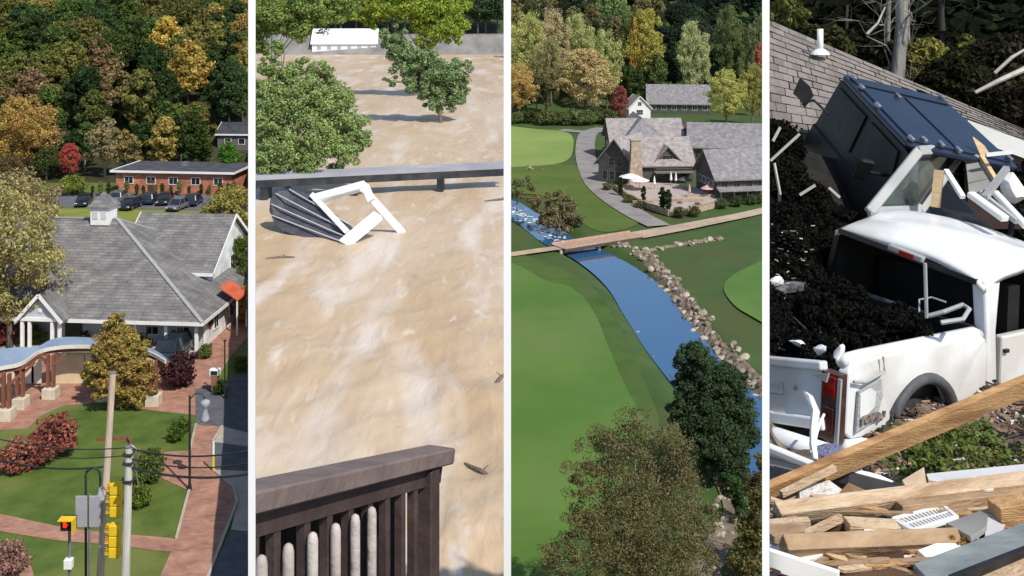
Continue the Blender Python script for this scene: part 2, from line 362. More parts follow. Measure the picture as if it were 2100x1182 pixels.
def car(name, label, loc, rz, paint, group=None, L=4.6, Wd=1.85, H=1.65, van=False, scale=1.0):
    """front towards +x"""
    o = thing(name, label, 'car', loc, rz, group); M = FR[o]
    def loft(secs):                # secs: (x, halfwidth, zlo, zhi)
        m = MB(M); vs = []
        for x, w, a, b, wt in secs: vs += [(x, -w, a), (x, w, a), (x, wt, b), (x, -wt, b)]
        fs = [(3, 2, 1, 0), tuple(4 * (len(secs) - 1) + i for i in range(4))]
        for i in range(len(secs) - 1):
            for k in range(4): fs.append((4 * i + k, 4 * i + (k + 1) % 4, 4 * i + 4 + (k + 1) % 4, 4 * i + 4 + k))
        return m.add(vs, fs)
    w = Wd / 2; bl = H * 0.57
    loft([(-L / 2, w * .9, .42, bl * .93, w * .86), (-L / 2 + .15, w, .32, bl, w * .95), (L * .18, w, .28, bl, w * .95), (L / 2 - .5, w, .30, bl * .92, w * .9), (L / 2 - .08, w * .92, .35, bl * .80, w * .8), (L / 2, w * .82, .42, bl * .66, w * .75)]).build('body', paint, o, bevel=0.05, seg=2, smooth=True)
    rear = -L / 2 + (.12 if van else .45)
    loft([(rear, w * .9, bl - .01, bl + .03, w * .9), (rear + .28, w * .9, bl - .01, H - .04, w * .74), (L * .02, w * .9, bl - .01, H, w * .76), (L * .10, w * .9, bl - .01, H - .03, w * .74), (L * .27, w * .9, bl - .01, bl + .02, w * .88)]).build('cabin_glass', GLASS, o)
    m = MB(M); m.box((-.05 * L + (-.1 if van else 0), 0, H + .005), (L * .36, Wd * .74, .05))
    for s in (-1, 1):
        m.beam((L * .255, s * w * .88, bl), (L * .10, s * w * .745, H), .07, .07); m.beam((-.08 * L, s * w * .905, bl), (-.08 * L, s * w * .76, H), .10, .05)
        m.beam((rear, s * w * .9, bl), (rear + .3, s * w * .75, H), .16, .07)
    m.build('roof', paint, o, bevel=0.015)
    for sx in (-1, 1):
        for s in (-1, 1):
            c = (sx * L * .31, s * (w - .10), .34)
            wl = MB(M).lathe((c[0], c[1] - .11, c[2]), [(.25, 0), (.34, .02), (.34, .20), (.25, .22)], 18, (0, 1, 0)).build('wheel', RUBBER, o)
            MB(M).lathe((c[0], c[1] + s * .10 - .02, c[2]), [(.05, 0), (.2, .005), (.2, .035), (.05, .04)], 12, (0, 1, 0)).build('rim', STEEL, wl)
    for s in (-1, 1):
        MB(M).box((L / 2 - .05, s * w * .66, bl * .68), (.08, .36, .14)).build('headlight', MATS['lamp_glass'], o, bevel=0.01)
        MB(M).box((-L / 2 + .02, s * w * .76, bl * .82), (.06, .16, .26)).build('tail_light', MATS['red_lens'], o, bevel=0.01)
        MB(M).box((L * .20, s * (w + .08), bl + .06), (.10, .18, .12)).build('mirror', paint, o, bevel=0.02)
    MB(M).box((L / 2 + .005, 0, bl * .62), (.03, Wd * .42, .16)).build('grille', BLACKM, o)
    MB(M).box((L / 2 - .02, 0, .38), (.10, Wd * .78, .14)).build('bumper', BLACKM, o, bevel=0.02)
    o.scale = (scale,) * 3
    return o
pm('lamp_glass', (0.7, 0.7, 0.68), (0.6, 0.6, 0.6), rough=0.15); pm('red_lens', (0.35, 0.01, 0.01), (0.2, 0.005, 0.005), rough=0.2)
def flat(name, pts, H, mat, dz, parent=None, kind='structure'):
    m = MB(); m.add([G(x, y, H, dz) for x, y in pts], [tuple(range(len(pts)))])
    o = m.build(name, mat, parent)
    for p in o.data.polygons:
        pass
    if o.data.polygons[0].normal.z < 0: o.data.flip_normals()
    if parent is None: tag(o, kind=kind)
    return o
def smoothpts(pts, n=6, closed=False):
    out = []; N = len(pts); P = [Vector((p[0], p[1], p[2] if len(p) > 2 else 0)) for p in pts]
    rg = range(N if closed else N - 1)
    for i in rg:
        p0 = P[(i - 1) % N] if closed or i > 0 else P[i]; p1 = P[i]; p2 = P[(i + 1) % N]; p3 = P[(i + 2) % N] if closed or i + 2 < N else p2
        for k in range(n):
            t = k / n; out.append(0.5 * ((2 * p1) + (p2 - p0) * t + (2 * p0 - 5 * p1 + 4 * p2 - p3) * t * t + (3 * p1 - p0 - 3 * p2 + p3) * t ** 3))
    if not closed: out.append(P[-1])
    return out
def sector(name, px0, px1, dists, hfun, mat, nx=40, kind='structure', jitter=None):
    """ground sheet between two directions, rows at the given distances, height hfun(x, y)"""
    V = []; nF = []
    for D in dists:
        for i in range(nx + 1):
            x = (px0 + (px1 - px0) * i / nx - 1050) / F * D
            V.append((x, D, hfun(x, D)))
    for j in range(len(dists) - 1):
        for i in range(nx): nF.append((j * (nx + 1) + i, j * (nx + 1) + i + 1, (j + 1) * (nx + 1) + i + 1, (j + 1) * (nx + 1) + i))
    me = np_mesh(name, np.array(V), np.array(nF), mat); me.shade_smooth()
    o = bpy.data.objects.new(name, me); link(o); return tag(o, kind=kind)
def rock_mesh(seed, rough=0.28):
    rg = random.Random(seed); bm = bmesh.new(); bmesh.ops.create_icosphere(bm, subdivisions=2, radius=1)
    ks = [(Vector((rg.uniform(-1, 1), rg.uniform(-1, 1), rg.uniform(-1, 1))).normalized(), rg.uniform(0.45, 0.85)) for _ in range(9)]
    for v in bm.verts:
        for d, t in ks:
            s = v.co.dot(d)
            if s > t: v.co -= d * (s - t)
        v.co.z *= 0.72
    me = bpy.data.meshes.new('rock'); bm.to_mesh(me); bm.free(); return me
# ================================================================ place 1: the town below the wooded hill
CUR[0] = 1; H1 = 30.0; Z1 = ZC - H1
def h1(x, y):
    z = Z1
    if y > 176: z += 0.30 * (y - 176) * min(1, (y - 176) / 30) + 1.2 * math.sin(x * 0.06 + y * 0.03) * min(1, (y - 176) / 40)
    return z
lawn = pm('town_lawn', (0.055, 0.098, 0.012), (0.105, 0.150, 0.026), scale=0.5, world=True, bump=0.6, bscale=9, c3=(0.15, 0.165, 0.04), s3=0.16)
meadow = pm('dry_lawn', (0.17, 0.19, 0.032), (0.23, 0.24, 0.05), scale=0.35, world=True, bump=0.4, bscale=8)
brickpave = rowmat('brick_paving', (0.34, 0.155, 0.105), (0.42, 0.22, 0.155), (0.30, 0.20, 0.15), 0.42, 0.21, world=True, mortar=0.09, bump=0.15)
asph = pm('town_asphalt', (0.085, 0.088, 0.10), (0.125, 0.125, 0.135), scale=1.3, world=True, bump=0.3, bscale=20)
lotm = pm('parking_asphalt', (0.10, 0.105, 0.125), (0.15, 0.15, 0.17), scale=0.6, world=True)
conc = pm('concrete', (0.36, 0.32, 0.26), (0.46, 0.41, 0.34), scale=1.1, world=True, bump=0.2, bscale=14)
floorm = pm('forest_floor', (0.025, 0.03, 0.010), (0.06, 0.055, 0.02), scale=0.8, world=True)
def zone(name, pts, mat, lvl, sm=0):
    if sm: pts = [(q.x, q.y) for q in smoothpts(pts, sm, True)]
    return flat(name, pts, H1, mat, 0.012 * lvl)
sector('lawn', -170, 515, list(np.linspace(34, 168, 40)), h1, lawn, 30)
sector('hillside', -170, 515, [168.0] + list(np.linspace(172, 345, 50)), h1, floorm, 30)
zone('grass_field', [(-60, 470), (120, 428), (430, 432), (430, 500), (200, 500)], meadow, 1)
zone('car_park', [(60, 398), (480, 398), (512, 404), (512, 436), (120, 424)], lotm, 2)
zone('brick_plaza', [(-60, 895), (0, 882), (55, 880), (85, 852), (130, 832), (215, 826), (310, 842), (400, 852), (420, 800), (330, 735), (120, 728), (-60, 745)], brickpave, 1)
zone('brick_path', [(-60, 1045), (130, 1082), (250, 1096), (365, 1108), (350, 1132), (230, 1118), (110, 1108), (-60, 1076)], brickpave, 2, 5)
zone('brick_sidewalk', [(402, 872), (456, 876), (438, 905), (436, 965), (480, 1000), (486, 1032), (425, 1190), (325, 1190), (362, 1108), (388, 1008), (288, 962), (283, 932), (388, 925)], brickpave, 3)
zone('brick_lane', [(384, 760), (430, 698), (470, 652), (512, 648), (512, 690), (470, 735), (440, 790), (400, 800)], brickpave, 3)
zone('brick_corner', [(-80, 1120), (0, 1118), (60, 1150), (75, 1200), (-80, 1200)], brickpave, 2)
zone('driveway', [(400, 800), (440, 790), (512, 760), (512, 892), (456, 876), (402, 872)], asph, 2)
zone('concrete_apron', [(456, 876), (512, 890), (512, 918), (440, 908)], conc, 4)
zone('concrete_apron', [(436, 965), (512, 968), (512, 1092), (474, 1088), (486, 1032), (480, 1000)], conc, 4)
zone('road', [(440, 908), (512, 918), (512, 968), (436, 965)], asph, 3)
zone('road', [(474, 1088), (512, 1092), (512, 1200), (425, 1190)], asph, 4)
def kerb(name, pts, mat, w=0.16, h=0.13):
    m = MB(); q = [G(x, y, H1) for x, y in pts]
    for a, b in zip(q[:-1], q[1:]): m.beam(a + Vector((0, 0, h / 2)), b + Vector((0, 0, h / 2)), w, h)
    return tag(m.build(name, mat), kind='structure')
kerb('kerb', [(456, 876), (438, 905), (436, 965), (480, 1000), (486, 1032), (425, 1190)], conc)
kerb('kerb', [(362, 1106), (388, 1008)], conc); kerb('kerb', [(402, 872), (390, 925)], conc)
kerb('kerb', [(200, 905), (262, 902), (268, 912)], pm('rust_edge', (0.16, 0.07, 0.035), (0.22, 0.1, 0.05)), 0.14, 0.25)
# ---- trees on the hill
G_, O_, Y_, B_, DK = (0.062, 0.098, 0.020), (0.125, 0.122, 0.030), (0.27, 0.205, 0.045), (0.19, 0.135, 0.058), (0.032, 0.055, 0.018)
rg = random.Random(11)
special = [(452, 330, 199, 9.5, 'round', DK, 'dark green tree above the low dark roof at the right'), (498, 330, 200, 10.5, 'egg', G_, 'green tree above the low dark roof at the right edge'), (475, 310, 203, 11, 'tall', DK, 'tall dark tree behind the low dark roof'),  # px, base y, D, height m, kind, colour, label
    (55, 345, 172, 15.0, 'fine', (0.32, 0.20, 0.045), 'broad golden orange tree at the left foot of the hill'),
    (142, 350, 171, 6.5, 'fine_egg', (0.34, 0.052, 0.04), 'small bright red tree beside the golden tree below the hill'),
    (215, 352, 173, 10.5, 'loose', (0.20, 0.165, 0.075), 'pale half bare tree behind the left end of the brick building'),
    (345, 262, 214, 15.0, 'tall', (0.38, 0.27, 0.04), 'yellow topped tree standing out in the middle of the hillside'),
    (385, 285, 203, 14.5, 'egg', (0.30, 0.21, 0.035), 'large ochre tree right of the middle of the hillside'),
    (400, 350, 172, 12.5, 'cone', (0.035, 0.058, 0.012), 'dark olive conical tree behind the brick building'),
    (468, 352, 168, 7.0, 'egg', (0.06, 0.15, 0.012), 'fresh green small tree at the right end of the brick building'),
    (300, 335, 180, 9.0, 'round', DK, 'dark evergreen behind the roof of the brick building'),
    (95, 352, 170, 6.0, 'wide', (0.06, 0.07, 0.02), 'low dark green tree between the golden and the red tree'),
    (22, 372, 163, 5.5, 'wide', (0.11, 0.075, 0.03), 'brownish low tree in front of the golden tree'),
    (262, 348, 174, 8.5, 'loose', (0.22, 0.17, 0.05), 'yellowish thin tree behind the middle of the brick building'),
]
spots = []
for px, py, D, hh, key, c, lab in special:
    p = W(px, py, D); p.z = h1(p.x, D); s = hh / 10; spots.append((p, hh * 0.36))
    tree(key, p, (s, s, s), c, lab, group='trees at the foot of the hill')
names = {'G': ('green', G_), 'O': ('olive', O_), 'Y': ('yellow', Y_), 'B': ('brownish', B_), 'D': ('dark green', DK)}
shape_word = {'round': 'round crowned', 'egg': 'full crowned', 'tall': 'tall narrow', 'wide': 'broad', 'cone': 'conical', 'loose': 'loose crowned'}
D = 174.0
while D < 284:
    wpx = 515 + 60; step = 5.9
    n = int(wpx / F * D / step)
    for i in range(n):
        px = -55 + wpx * (i + rg.uniform(0.1, 0.9)) / n; d = D + rg.uniform(-2.6, 2.6)
        x = (px - 1050) / F * d; p = Vector((x, d, h1(x, d)))
        if any((p - q).length < r for q, r in spots): continue
        if px > 425 and d < 196: continue
        hh = rg.uniform(9.5, 15) * (0.85 if d < 190 else 1)
        left = px < 250
        k = rg.choices('GOYBD', [6, 4, 0.9, 1.2, 3.0 if left else 4.5])[0]
        key = rg.choices(['round', 'egg', 'tall', 'wide', 'cone', 'loose'], [3, 4, 3, 2, 1.2, 1])[0]
        zone_w = 'lower' if d < 215 else ('middle' if d < 262 else 'upper'); side = 'left' if px < 170 else ('centre' if px < 340 else 'right')
        s = hh / 10
        tree(key, p, (s * rg.uniform(.9, 1.1), s * rg.uniform(.9, 1.1), s), jit(names[k][1], rg, 0.25),
             '%s %s tree on the %s slope of the wooded hill, %s' % (shape_word[key], names[k][0], zone_w, side), group='trees on the wooded hill')
    D += 5.6
# ---- low dark building on the right below the hill
o = thing('dark_roofed_building', 'low dark roofed building half hidden below the hill at the right', 'building', (W(500, 0, 190).x, 190, h1(W(500, 0, 190).x, 190)), R(-4))
M = FR[o]; dkroof = pm('dark_roofing', (0.035, 0.037, 0.045), (0.06, 0.062, 0.07), scale=1.0)
gable(M, o, -5, 5, 0, 7, 0, 3.0, 1.6, pm('dim_wall', (0.10, 0.10, 0.10), (0.16, 0.15, 0.14)), dkroof, trim=WHITE)
for i in range(3): window(M, o, (-3 + 2.6 * i, -0.02, 1.6), 1.1, 1.0)
# ---- brick building with the flat roof
B0 = G(355, 398, H1); o = thing('flat_roofed_brick_building', 'long red brick building with a white edged flat roof below the hill', 'building', (B0.x, B0.y, Z1), R(-6)); M = FR[o]
redbrick = rowmat('red_brick', (0.40, 0.135, 0.075), (0.50, 0.20, 0.12), (0.34, 0.2, 0.15), 0.5, 0.18, swap=True)
m = MB(M); m.box((0, 4.6, 1.65), (18.6, 9.0, 3.3)); m.build('wall', redbrick, o)
m = MB(M); m.slab([(-9.9, -0.5, 3.32), (9.9, -0.5, 3.32), (9.9, 9.6, 3.32), (-9.9, 9.6, 3.32)], (0, 0, 0.14)); rf = m.build('roof', pm('gravel_roof', (0.05, 0.05, 0.058), (0.09, 0.09, 0.10), scale=0.8), o)
m = MB(M); m.beam((-9.98, -0.55, 3.42), (9.98, -0.55, 3.42), 0.08, 0.34); m.beam((-9.94, -0.5, 3.42), (-9.94, 9.6, 3.42), 0.08, 0.34); m.beam((9.94, -0.5, 3.42), (9.94, 9.6, 3.42), 0.08, 0.34); m.build('fascia', WHITE, rf)
m = MB(M); m.box((-0.6, 6, 3.75), (0.8, 0.8, 0.6)); m.tube([(-0.9, 5, 3.4), (-0.9, 5, 5.4)], 0.05); m.build('roof_vent', STEEL, rf)
for i in range(5): window(M, o, (-7.2 + 3.6 * i, -0.0 + 0.06, 2.0), 1.3, 1.0, bars=(2, 1))
MB(M).box((-3.6, 0.05, 1.05), (1.0, 0.08, 2.1)).build('door', pm('brown_door', (0.08, 0.04, 0.025), (0.10, 0.05, 0.03)), o)
# clipped evergreens in front of it
for i in range(19):
    p = G(150 + i * 18.6 + rg.uniform(-5, 5), 401 + rg.uniform(-1, 2), H1)
    hh = rg.uniform(1.5, 2.8)
    tree('column', p, (hh / 9.6 * 1.3, hh / 9.6 * 1.3, hh / 9.6), jit((0.045, 0.07, 0.018) if i % 3 else (0.16, 0.15, 0.05), rg), 'small %s columnar shrub in the row before the brick building, %s' % ('green' if i % 3 else 'yellowish', 'left part' if i < 6 else ('middle' if i < 13 else 'right part')), 'shrub', 'columnar_shrub', 'columnar shrubs before the brick building', parts=('foliage', 'stem'))
tree('bush', G(152, 400, H1), 2.2, (0.13, 0.16, 0.02), 'yellow green round shrub left of the brick building', 'shrub', 'round_shrub', parts=('foliage', 'stem'))
# ---- parked cars
paints = {'black': pm('paint_black', (0.008, 0.009, 0.012), (0.012, 0.013, 0.016), rough=0.25, clear=0.8), 'navy': pm('paint_navy', (0.014, 0.02, 0.04), (0.02, 0.028, 0.05), rough=0.25, clear=0.8),
          'grey': pm('paint_grey', (0.12, 0.125, 0.14), (0.15, 0.155, 0.17), rough=0.3, clear=0.6), 'teal': pm('paint_teal', (0.012, 0.03, 0.038), (0.018, 0.04, 0.05), rough=0.2, clear=0.9)}
for i, (px, py, pn, a, lab) in enumerate([(172, 421, 'black', -80, 'black car parked at the left end of the car park'), (243, 413, 'grey', 95, 'grey car in the back row of the car park, left'),
        (268, 428, 'black', -95, 'black car nose out in the front row of the car park'), (308, 417, 'navy', 92, 'navy car in the back row near the middle of the car park'),
        (338, 418, 'black', -85, 'black car in the back row right of the navy car'), (365, 430, 'grey', -100, 'dark grey car in the front row behind the rear wing roof'),
        (397, 420, 'navy', 90, 'navy car at the right end of the car park')]):
    car('parked_car', lab, G(px, py, H1, 0.03), R(a), paints[pn], 'cars in the car park', L=4.4, H=1.55)
# ---- white chapel-like hall with grey roofs
shingle = rowmat('grey_shingle', (0.155, 0.148, 0.145), (0.215, 0.205, 0.20), (0.12, 0.115, 0.115), 0.9, 0.28, mortar=0.10, bump=0.3)
C0 = G(408, 727, H1); o = thing('white_hall', 'white hall with hipped grey shingle roofs, cupola and veranda', 'building', C0, R(-5)); M = FR[o]
siding = rowmat('white_siding', (0.74, 0.74, 0.73), (0.78, 0.78, 0.77), (0.5, 0.5, 0.5), 9.0, 0.22, swap=True, mortar=0.08, bump=0.3)
shade_wall = pm('shaded_siding', (0.42, 0.44, 0.48), (0.5, 0.52, 0.55), scale=0.8)  # white front wall greyed: the veranda's shade is put into the colour
m = MB(M); m.box((-13.2, 9.8, 1.5), (25.6, 15.6, 3.0)); m.build('wall', shade_wall, o)
m = MB(M); m.slab([(-0.38, 1.9, 0), (-0.38, 17.5, 0), (-0.38, 17.5, 3.0), (-0.38, 1.9, 3.0)], (0.2, 0, 0)); m.build('side_wall', siding, o)
rf = gable(M, o, -26, 0, 0, 18, 0, 3.0, 6.2, None, shingle, ov=0.5, walls=False, hip=(0, 11.6), trim=WHITE)
m = MB(M)
for a, b in (((0.5, -0.5, 2.72), (-11.6, 9, 9.22)), ((0.5, 18.5, 2.72), (-11.6, 9, 9.22))): m.beam(Vector(a) + Vector((0, 0, .14)), Vector(b) + Vector((0, 0, .16)), 0.34, 0.10)
m.beam((-26.4, 9, 9.36), (-11.6, 9, 9.36), 0.36, 0.1); m.build('ridge_cap', pm('ridge_tile', (0.27, 0.265, 0.26), (0.33, 0.32, 0.31)), rf)
for i, x in enumerate((-0.25, -2.9, -5.6, -8.3)):
    MB(M).box((x, 0.1, 1.4), (0.28, 0.28, 2.8)).build('post', WHITE, o, bevel=0.02)
MB(M).beam((-26, 0.1, 2.82), (-0.1, 0.1, 2.82), 0.24, 0.26).build('veranda_beam', WHITE, o)
MB(M).box((-13, 0.9, 0.10), (25.8, 2.2, 0.20)).build('veranda_floor', conc, o)
MB(M).box((-12.1, 1.93, 1.15), (1.5, 0.1, 2.1)).build('door', BLACKM, o)
for x in (-2.2, -5.0, -7.6, -16.5, -19, -21.5): window(M, o, (x, 1.97, 1.6), 1.1, 1.3, bars=(2, 2))
for y in (4.2, 8.0, 11.5): window(M, o, (-0.12, y, 1.6), 0.9, 1.3, ax='y', bars=(2, 2))
MB(M).lathe((-0.1, 2.8, 1.9), [(.26, 0), (.5, .02), (.5, .1), (.26, .12)], 18, (1, 0, 0)).build('wreath', pm('wreath', (0.16, 0.02, 0.03), (0.05, 0.06, 0.02), scale=9), o)
# cupola
m = MB(M); m.box((-12.9, 9, 9.75), (1.75, 1.75, 1.7)); cp = m.build('cupola', WHITE, o)
m = MB(M); m.add([(-14.05, 7.85, 10.6), (-11.75, 7.85, 10.6), (-11.75, 10.15, 10.6), (-14.05, 10.15, 10.6), (-12.9, 9, 11.9)], [(0, 1, 2, 3), (0, 1, 4), (1, 2, 4), (2, 3, 4), (3, 0, 4)]); m.build('cupola_roof', shingle, cp)
for dx in (-.42, .42): MB(M).box((-12.9 + dx, 8.11, 9.9), (.5, .05, .9)).build('louvre', pm('louvre', (0.6, 0.6, 0.6), (0.5, 0.5, 0.5)), cp)
m = MB(M); m.box((-12.9, 9, 10.55), (2.0, 2.0, .12)); m.build('cornice', WHITE, cp)
# porch gable
Mp = M @ Matrix.Translation((-13.3, 0.6, 0)) @ Matrix.Rotation(R(-90), 4, 'Z')
gable(Mp, o, -6.0, 1.9, -1.75, 1.75, 0, 3.1, 1.95, None, shingle, ov=0.32, walls=False, name='porch_roof', trim=WHITE)
m = MB(Mp); m.slab([(1.85, -1.75, 3.05), (1.85, 1.75, 3.05), (1.85, 0, 4.95)], (-.12, 0, 0)); m.build('porch_gable', shade_wall, o)
MB(Mp).beam((1.9, -1.8, 3.0), (1.9, 1.8, 3.0), .2, .28).build('porch_beam', WHITE, o)
for y in (-1.65, -1.0, 1.0, 1.65): MB(Mp).box((1.8, y, 1.45), (.26, .26, 2.9)).build('post', WHITE, o, bevel=0.02)
MB(Mp).lathe((1.87, 0, 3.75), [(.02, 0), (.2, .01), (.2, .05), (.02, .06)], 12, (1, 0, 0)).build('vent', WHITE, o)
# two-storey rear wing
gable(M, o, -10.6, -1.9, 7.4, 18.4, 0, 5.1, 3.9, siding, shingle, ov=0.45, name='wing_roof', trim=WHITE, wall_name='wing_wall')
window(M, o, (-3.6, 7.35, 3.9), 0.8, 0.7); window(M, o, (-1.85, 12.9, 4.6), 1.0, 1.2, ax='y', bars=(2, 2))
MB(M).box((-7.9, 9.7, 7.0), (.55, .55, .9)).build('roof_vent', pm('vent_grey', (0.18, 0.2, 0.2), (0.3, 0.31, 0.3)), o)
Ma = M @ Matrix.Translation((0.0, 6.2, 0))
MB(Ma).slab([(-0.1, -1.3, 4.2), (1.6, -1.3, 3.1), (1.6, 1.3, 3.1), (-0.1, 1.3, 4.2)], (0, 0, .1)).build('awning', pm('red_canvas', (0.46, 0.09, 0.04), (0.55, 0.14, 0.07), scale=2), o)
for y in (-1.2, 1.2): MB(Ma).box((1.5, y, 1.55), (.12, .12, 3.1)).build('awning_post', WHITE, o)
# ---- car before the veranda
car('parked_car', 'dark teal estate car parked nose towards the plaza beside the veranda', G(350, 738, H1, 0.04), R(-97), paints['teal'], L=4.7, H=1.8, Wd=1.95, van=True)
# ---- curved pavilion
o = thing('curved_pavilion', 'curved timber pavilion with pale metal roof on the brick plaza', 'pavilion', G(160, 815, H1)); zr = Z1 + 3.55
front = [W(px, py, (ZC - zr) * F / py) for px, py in [(-70, 772), (0, 754), (45, 744), (90, 717), (160, 709), (250, 714), (305, 722), (340, 740)]]
fr_ = smoothpts([tuple(q) for q in front], 5); m = MB(); n = len(fr_); vs = []
for i, q in enumerate(fr_):
    t = i / (n - 1); wdt = 3.4 - 1.8 * t; vs += [q, q + Vector((-.25, wdt, .75 - 1.35 * t ** .7)), q - Vector((0, 0, .12)), q + Vector((-.25, wdt, .63 - 1.35 * t ** .7))]
fs = []
for i in range(n - 1):
    a, b = 4 * i, 4 * i + 4; fs += [(a, b, b + 1, a + 1), (a + 2, a + 3, b + 3, b + 2), (a, a + 2, b + 2, b), (a + 1, b + 1, b + 3, a + 3)]
fs += [(0, 1, 3, 2), (4 * n - 4, 4 * n - 2, 4 * n - 1, 4 * n - 3)]
rf = m.add(vs, fs).build('roof', pm('blue_metal_roof', (0.24, 0.31, 0.42), (0.32, 0.40, 0.50), scale=0.6, rough=0.45, metal=0.2), o)
m = MB()
for a, b in zip(fr_[:-1], fr_[1:]): m.beam(a - Vector((0, .06, .06)), b - Vector((0, .06, .06)), .1, .26)
m.build('fascia', pm('pale_fascia', (0.66, 0.62, 0.56), (0.6, 0.55, 0.5)), rf)
timber = pm('red_timber', (0.17, 0.065, 0.04), (0.24, 0.10, 0.06), scale=3, stretch=(4, 4, .6)); stone = pm('pale_stone', (0.50, 0.44, 0.33), (0.62, 0.56, 0.44), scale=2.5, bump=0.4)
for px, py in ((12, 862), (40, 838), (103, 818), (213, 822), (314, 832), (-35, 880)):
    b = G(px, py, H1); MB().box(b + Vector((0, .1, .42)), (1.0, 1.0, .84)).build('pier_base', stone, o, bevel=0.04)
    for s in (-.2, .2): MB().box(b + Vector((s, .1, 2.05)), (.2, .3, 2.5)).build('post', timber, o)
    m = MB(); m.beam(b + Vector((.1, .1, 2.4)), b + Vector((1.0, .3, 3.3)), .16, .2); m.beam(b + Vector((-.1, .1, 2.4)), b + Vector((-1.0, .3, 3.3)), .16, .2); m.build('brace', timber, o)
m = MB()
for a, b in zip(fr_[:-1], fr_[1:]): m.beam(a + Vector((0, .25, -.33)), b + Vector((0, .25, -.33)), .2, .34)
m.build('eaves_beam', timber, o)
wl = [W(px, 0, 80.2).x for px in (112, 175, 240, 318)]
m = MB()
for a, b in zip(wl[:-1], wl[1:]): m.box(((a + b) / 2, 80.2, Z1 + 1.15), (b - a - .12, .3, 2.3))
m.build('back_wall', pm('cream_render', (0.60, 0.46, 0.30), (0.70, 0.56, 0.38), scale=1.2), o)
m = MB()
for px in (20, 60, 75): m.box((W(px, 0, 79.6).x, 79.6, Z1 + 1.2), (.75, .12, 2.0))
m.build('arched_panel', pm('cream_panel', (0.66, 0.56, 0.42), (0.72, 0.62, 0.5)), o)
# ---- town trees and bushes
blob_tree('conical_tree', 'bronze yellow conical tree in the middle of the plaza', G(240, 834, H1), [(238, 646, 76, 16), (236, 668, 76, 24), (228, 692, 76, 28), (256, 694, 76, 26), (215, 722, 75.5, 28), (245, 722, 75, 32), (276, 722, 76, 28), (200, 752, 75.5, 26), (232, 752, 75, 34), (268, 756, 75, 34), (298, 758, 76, 24), (188, 782, 75.5, 22), (220, 786, 75, 34), (258, 790, 75, 36), (292, 788, 75.5, 30), (312, 775, 76, 16), (240, 812, 75, 26), (282, 812, 75, 22)], (0.235, 0.165, 0.035), .11, 80, 26, r=.16, seed=3, fk=.7)
p = G(20, 718, H1); tree('fine', p, (1.3, 1.3, 1.55), (0.27, 0.235, 0.085), 'big pale olive yellow tree at the left before the hall roof')
p = G(40, 612, H1); tree('fine', p, (1.35, 1.35, 1.4), (0.23, 0.18, 0.075), 'tan brown tree at the left edge behind the hall ridge')
tree('fine_egg', G(482, 590, H1), (1.5, 1.5, 1.12), (0.22, 0.19, 0.04), 'yellow green tree behind the right end of the rear wing')
tree('fine_egg', G(500, 625, H1), (0.8, 0.8, 0.72), (0.07, 0.10, 0.015), 'green tree beside the lane right of the rear wing')
tree('fine_egg', G(504, 668, H1), (0.45, 0.45, 0.4), (0.30, 0.15, 0.03), 'small orange tree by the brick lane')
for px, py, s, c, lab in ((366, 792, 1.75, (0.055, 0.022, 0.026), 'dark maroon round bush beside the parked estate car'), (112, 935, 1.75, (0.21, 0.06, 0.045), 'tall pinkish red bush at the edge of the lawn'),
        (35, 968, 1.5, (0.24, 0.085, 0.05), 'low salmon pink bush at the left edge of the lawn'), (78, 955, 1.2, (0.16, 0.05, 0.03), 'russet bush between the two pink bushes'),
        (372, 888, 0.75, (0.07, 0.12, 0.015), 'small green bush beside the tall street lamp'), (298, 992, 1.15, (0.075, 0.11, 0.015), 'green bush right of the grey utility pole'),
        (283, 1040, 0.9, (0.10, 0.13, 0.015), 'small yellow green bush by the triangular lawn'), (-5, 712, 1.5, (0.20, 0.03, 0.035), 'crimson shrub at the left before the hall'),
        (35, 706, 1.3, (0.26, 0.10, 0.08), 'rosy shrub before the hall left of the porch'), (68, 708, 1.2, (0.10, 0.13, 0.03), 'green shrub before the porch'),
        (165, 716, 1.0, (0.035, 0.04, 0.012), 'dark shrub right of the porch steps'), (290, 722, 1.1, (0.03, 0.035, 0.012), 'dark low shrub left of the parked estate car'),
        (420, 735, 0.8, (0.09, 0.11, 0.02), 'small plant bed at the corner post of the veranda'), (452, 808, 0.7, (0.03, 0.05, 0.012), 'dark green low bush by the thin dark pole'),
        (495, 760, 0.8, (0.09, 0.10, 0.02), 'olive bush at the right edge of the lane'), (18, 1180, 1.2, (0.22, 0.12, 0.09), 'reddish twiggy shrub in the bottom left brick corner'),
        (360, 905, .7, (0.05, 0.09, 0.012), 'round green bush at the corner of the upper lawn'), (312, 962, .9, (0.06, 0.085, 0.012), 'dark green bush behind the grey pole')):
    tree('bush', G(px, py, H1), (s, s, s * 1.05), c, lab, 'bush', 'garden_bush', 'garden bushes', parts=('foliage', 'stem'))
# ---- street lamp with bell shade, thin pole, kiosk, bollard
b = G(389, 1006, H1); o = thing('street_lamp', 'dark street lamp post with a bell shaped pale shade on a bracket', 'lamp', b); hgt = 195 / F * b.y
m = MB(); m.tube([b, b + Vector((0, 0, .5)), b + Vector((0, 0, hgt))], [.16, .08, .06], 10); m.build('post', BLACKM, o)
m = MB(); m.tube(smoothpts([tuple(b + Vector(q)) for q in ((0, 0, hgt - .3), (.35, 0, hgt + .1), (.8, 0, hgt), (.95, 0, hgt - .35))], 5), .035, 6); m.build('bracket', BLACKM, o)
MB().lathe(b + Vector((.95, 0, hgt - 1.55)), [(.30, 0), (.26, .15), (.12, .7), (.14, .8), (.3, 1.0), (.27, 1.2), (.05, 1.3)], 14).build('lamp_shade', pm('lamp_grey', (0.35, 0.38, 0.42), (0.25, 0.27, 0.3)), o, smooth=True)
b = G(461, 818, H1); o = thing('thin_pole', 'thin dark pole standing at the edge of the driveway', 'pole', b)
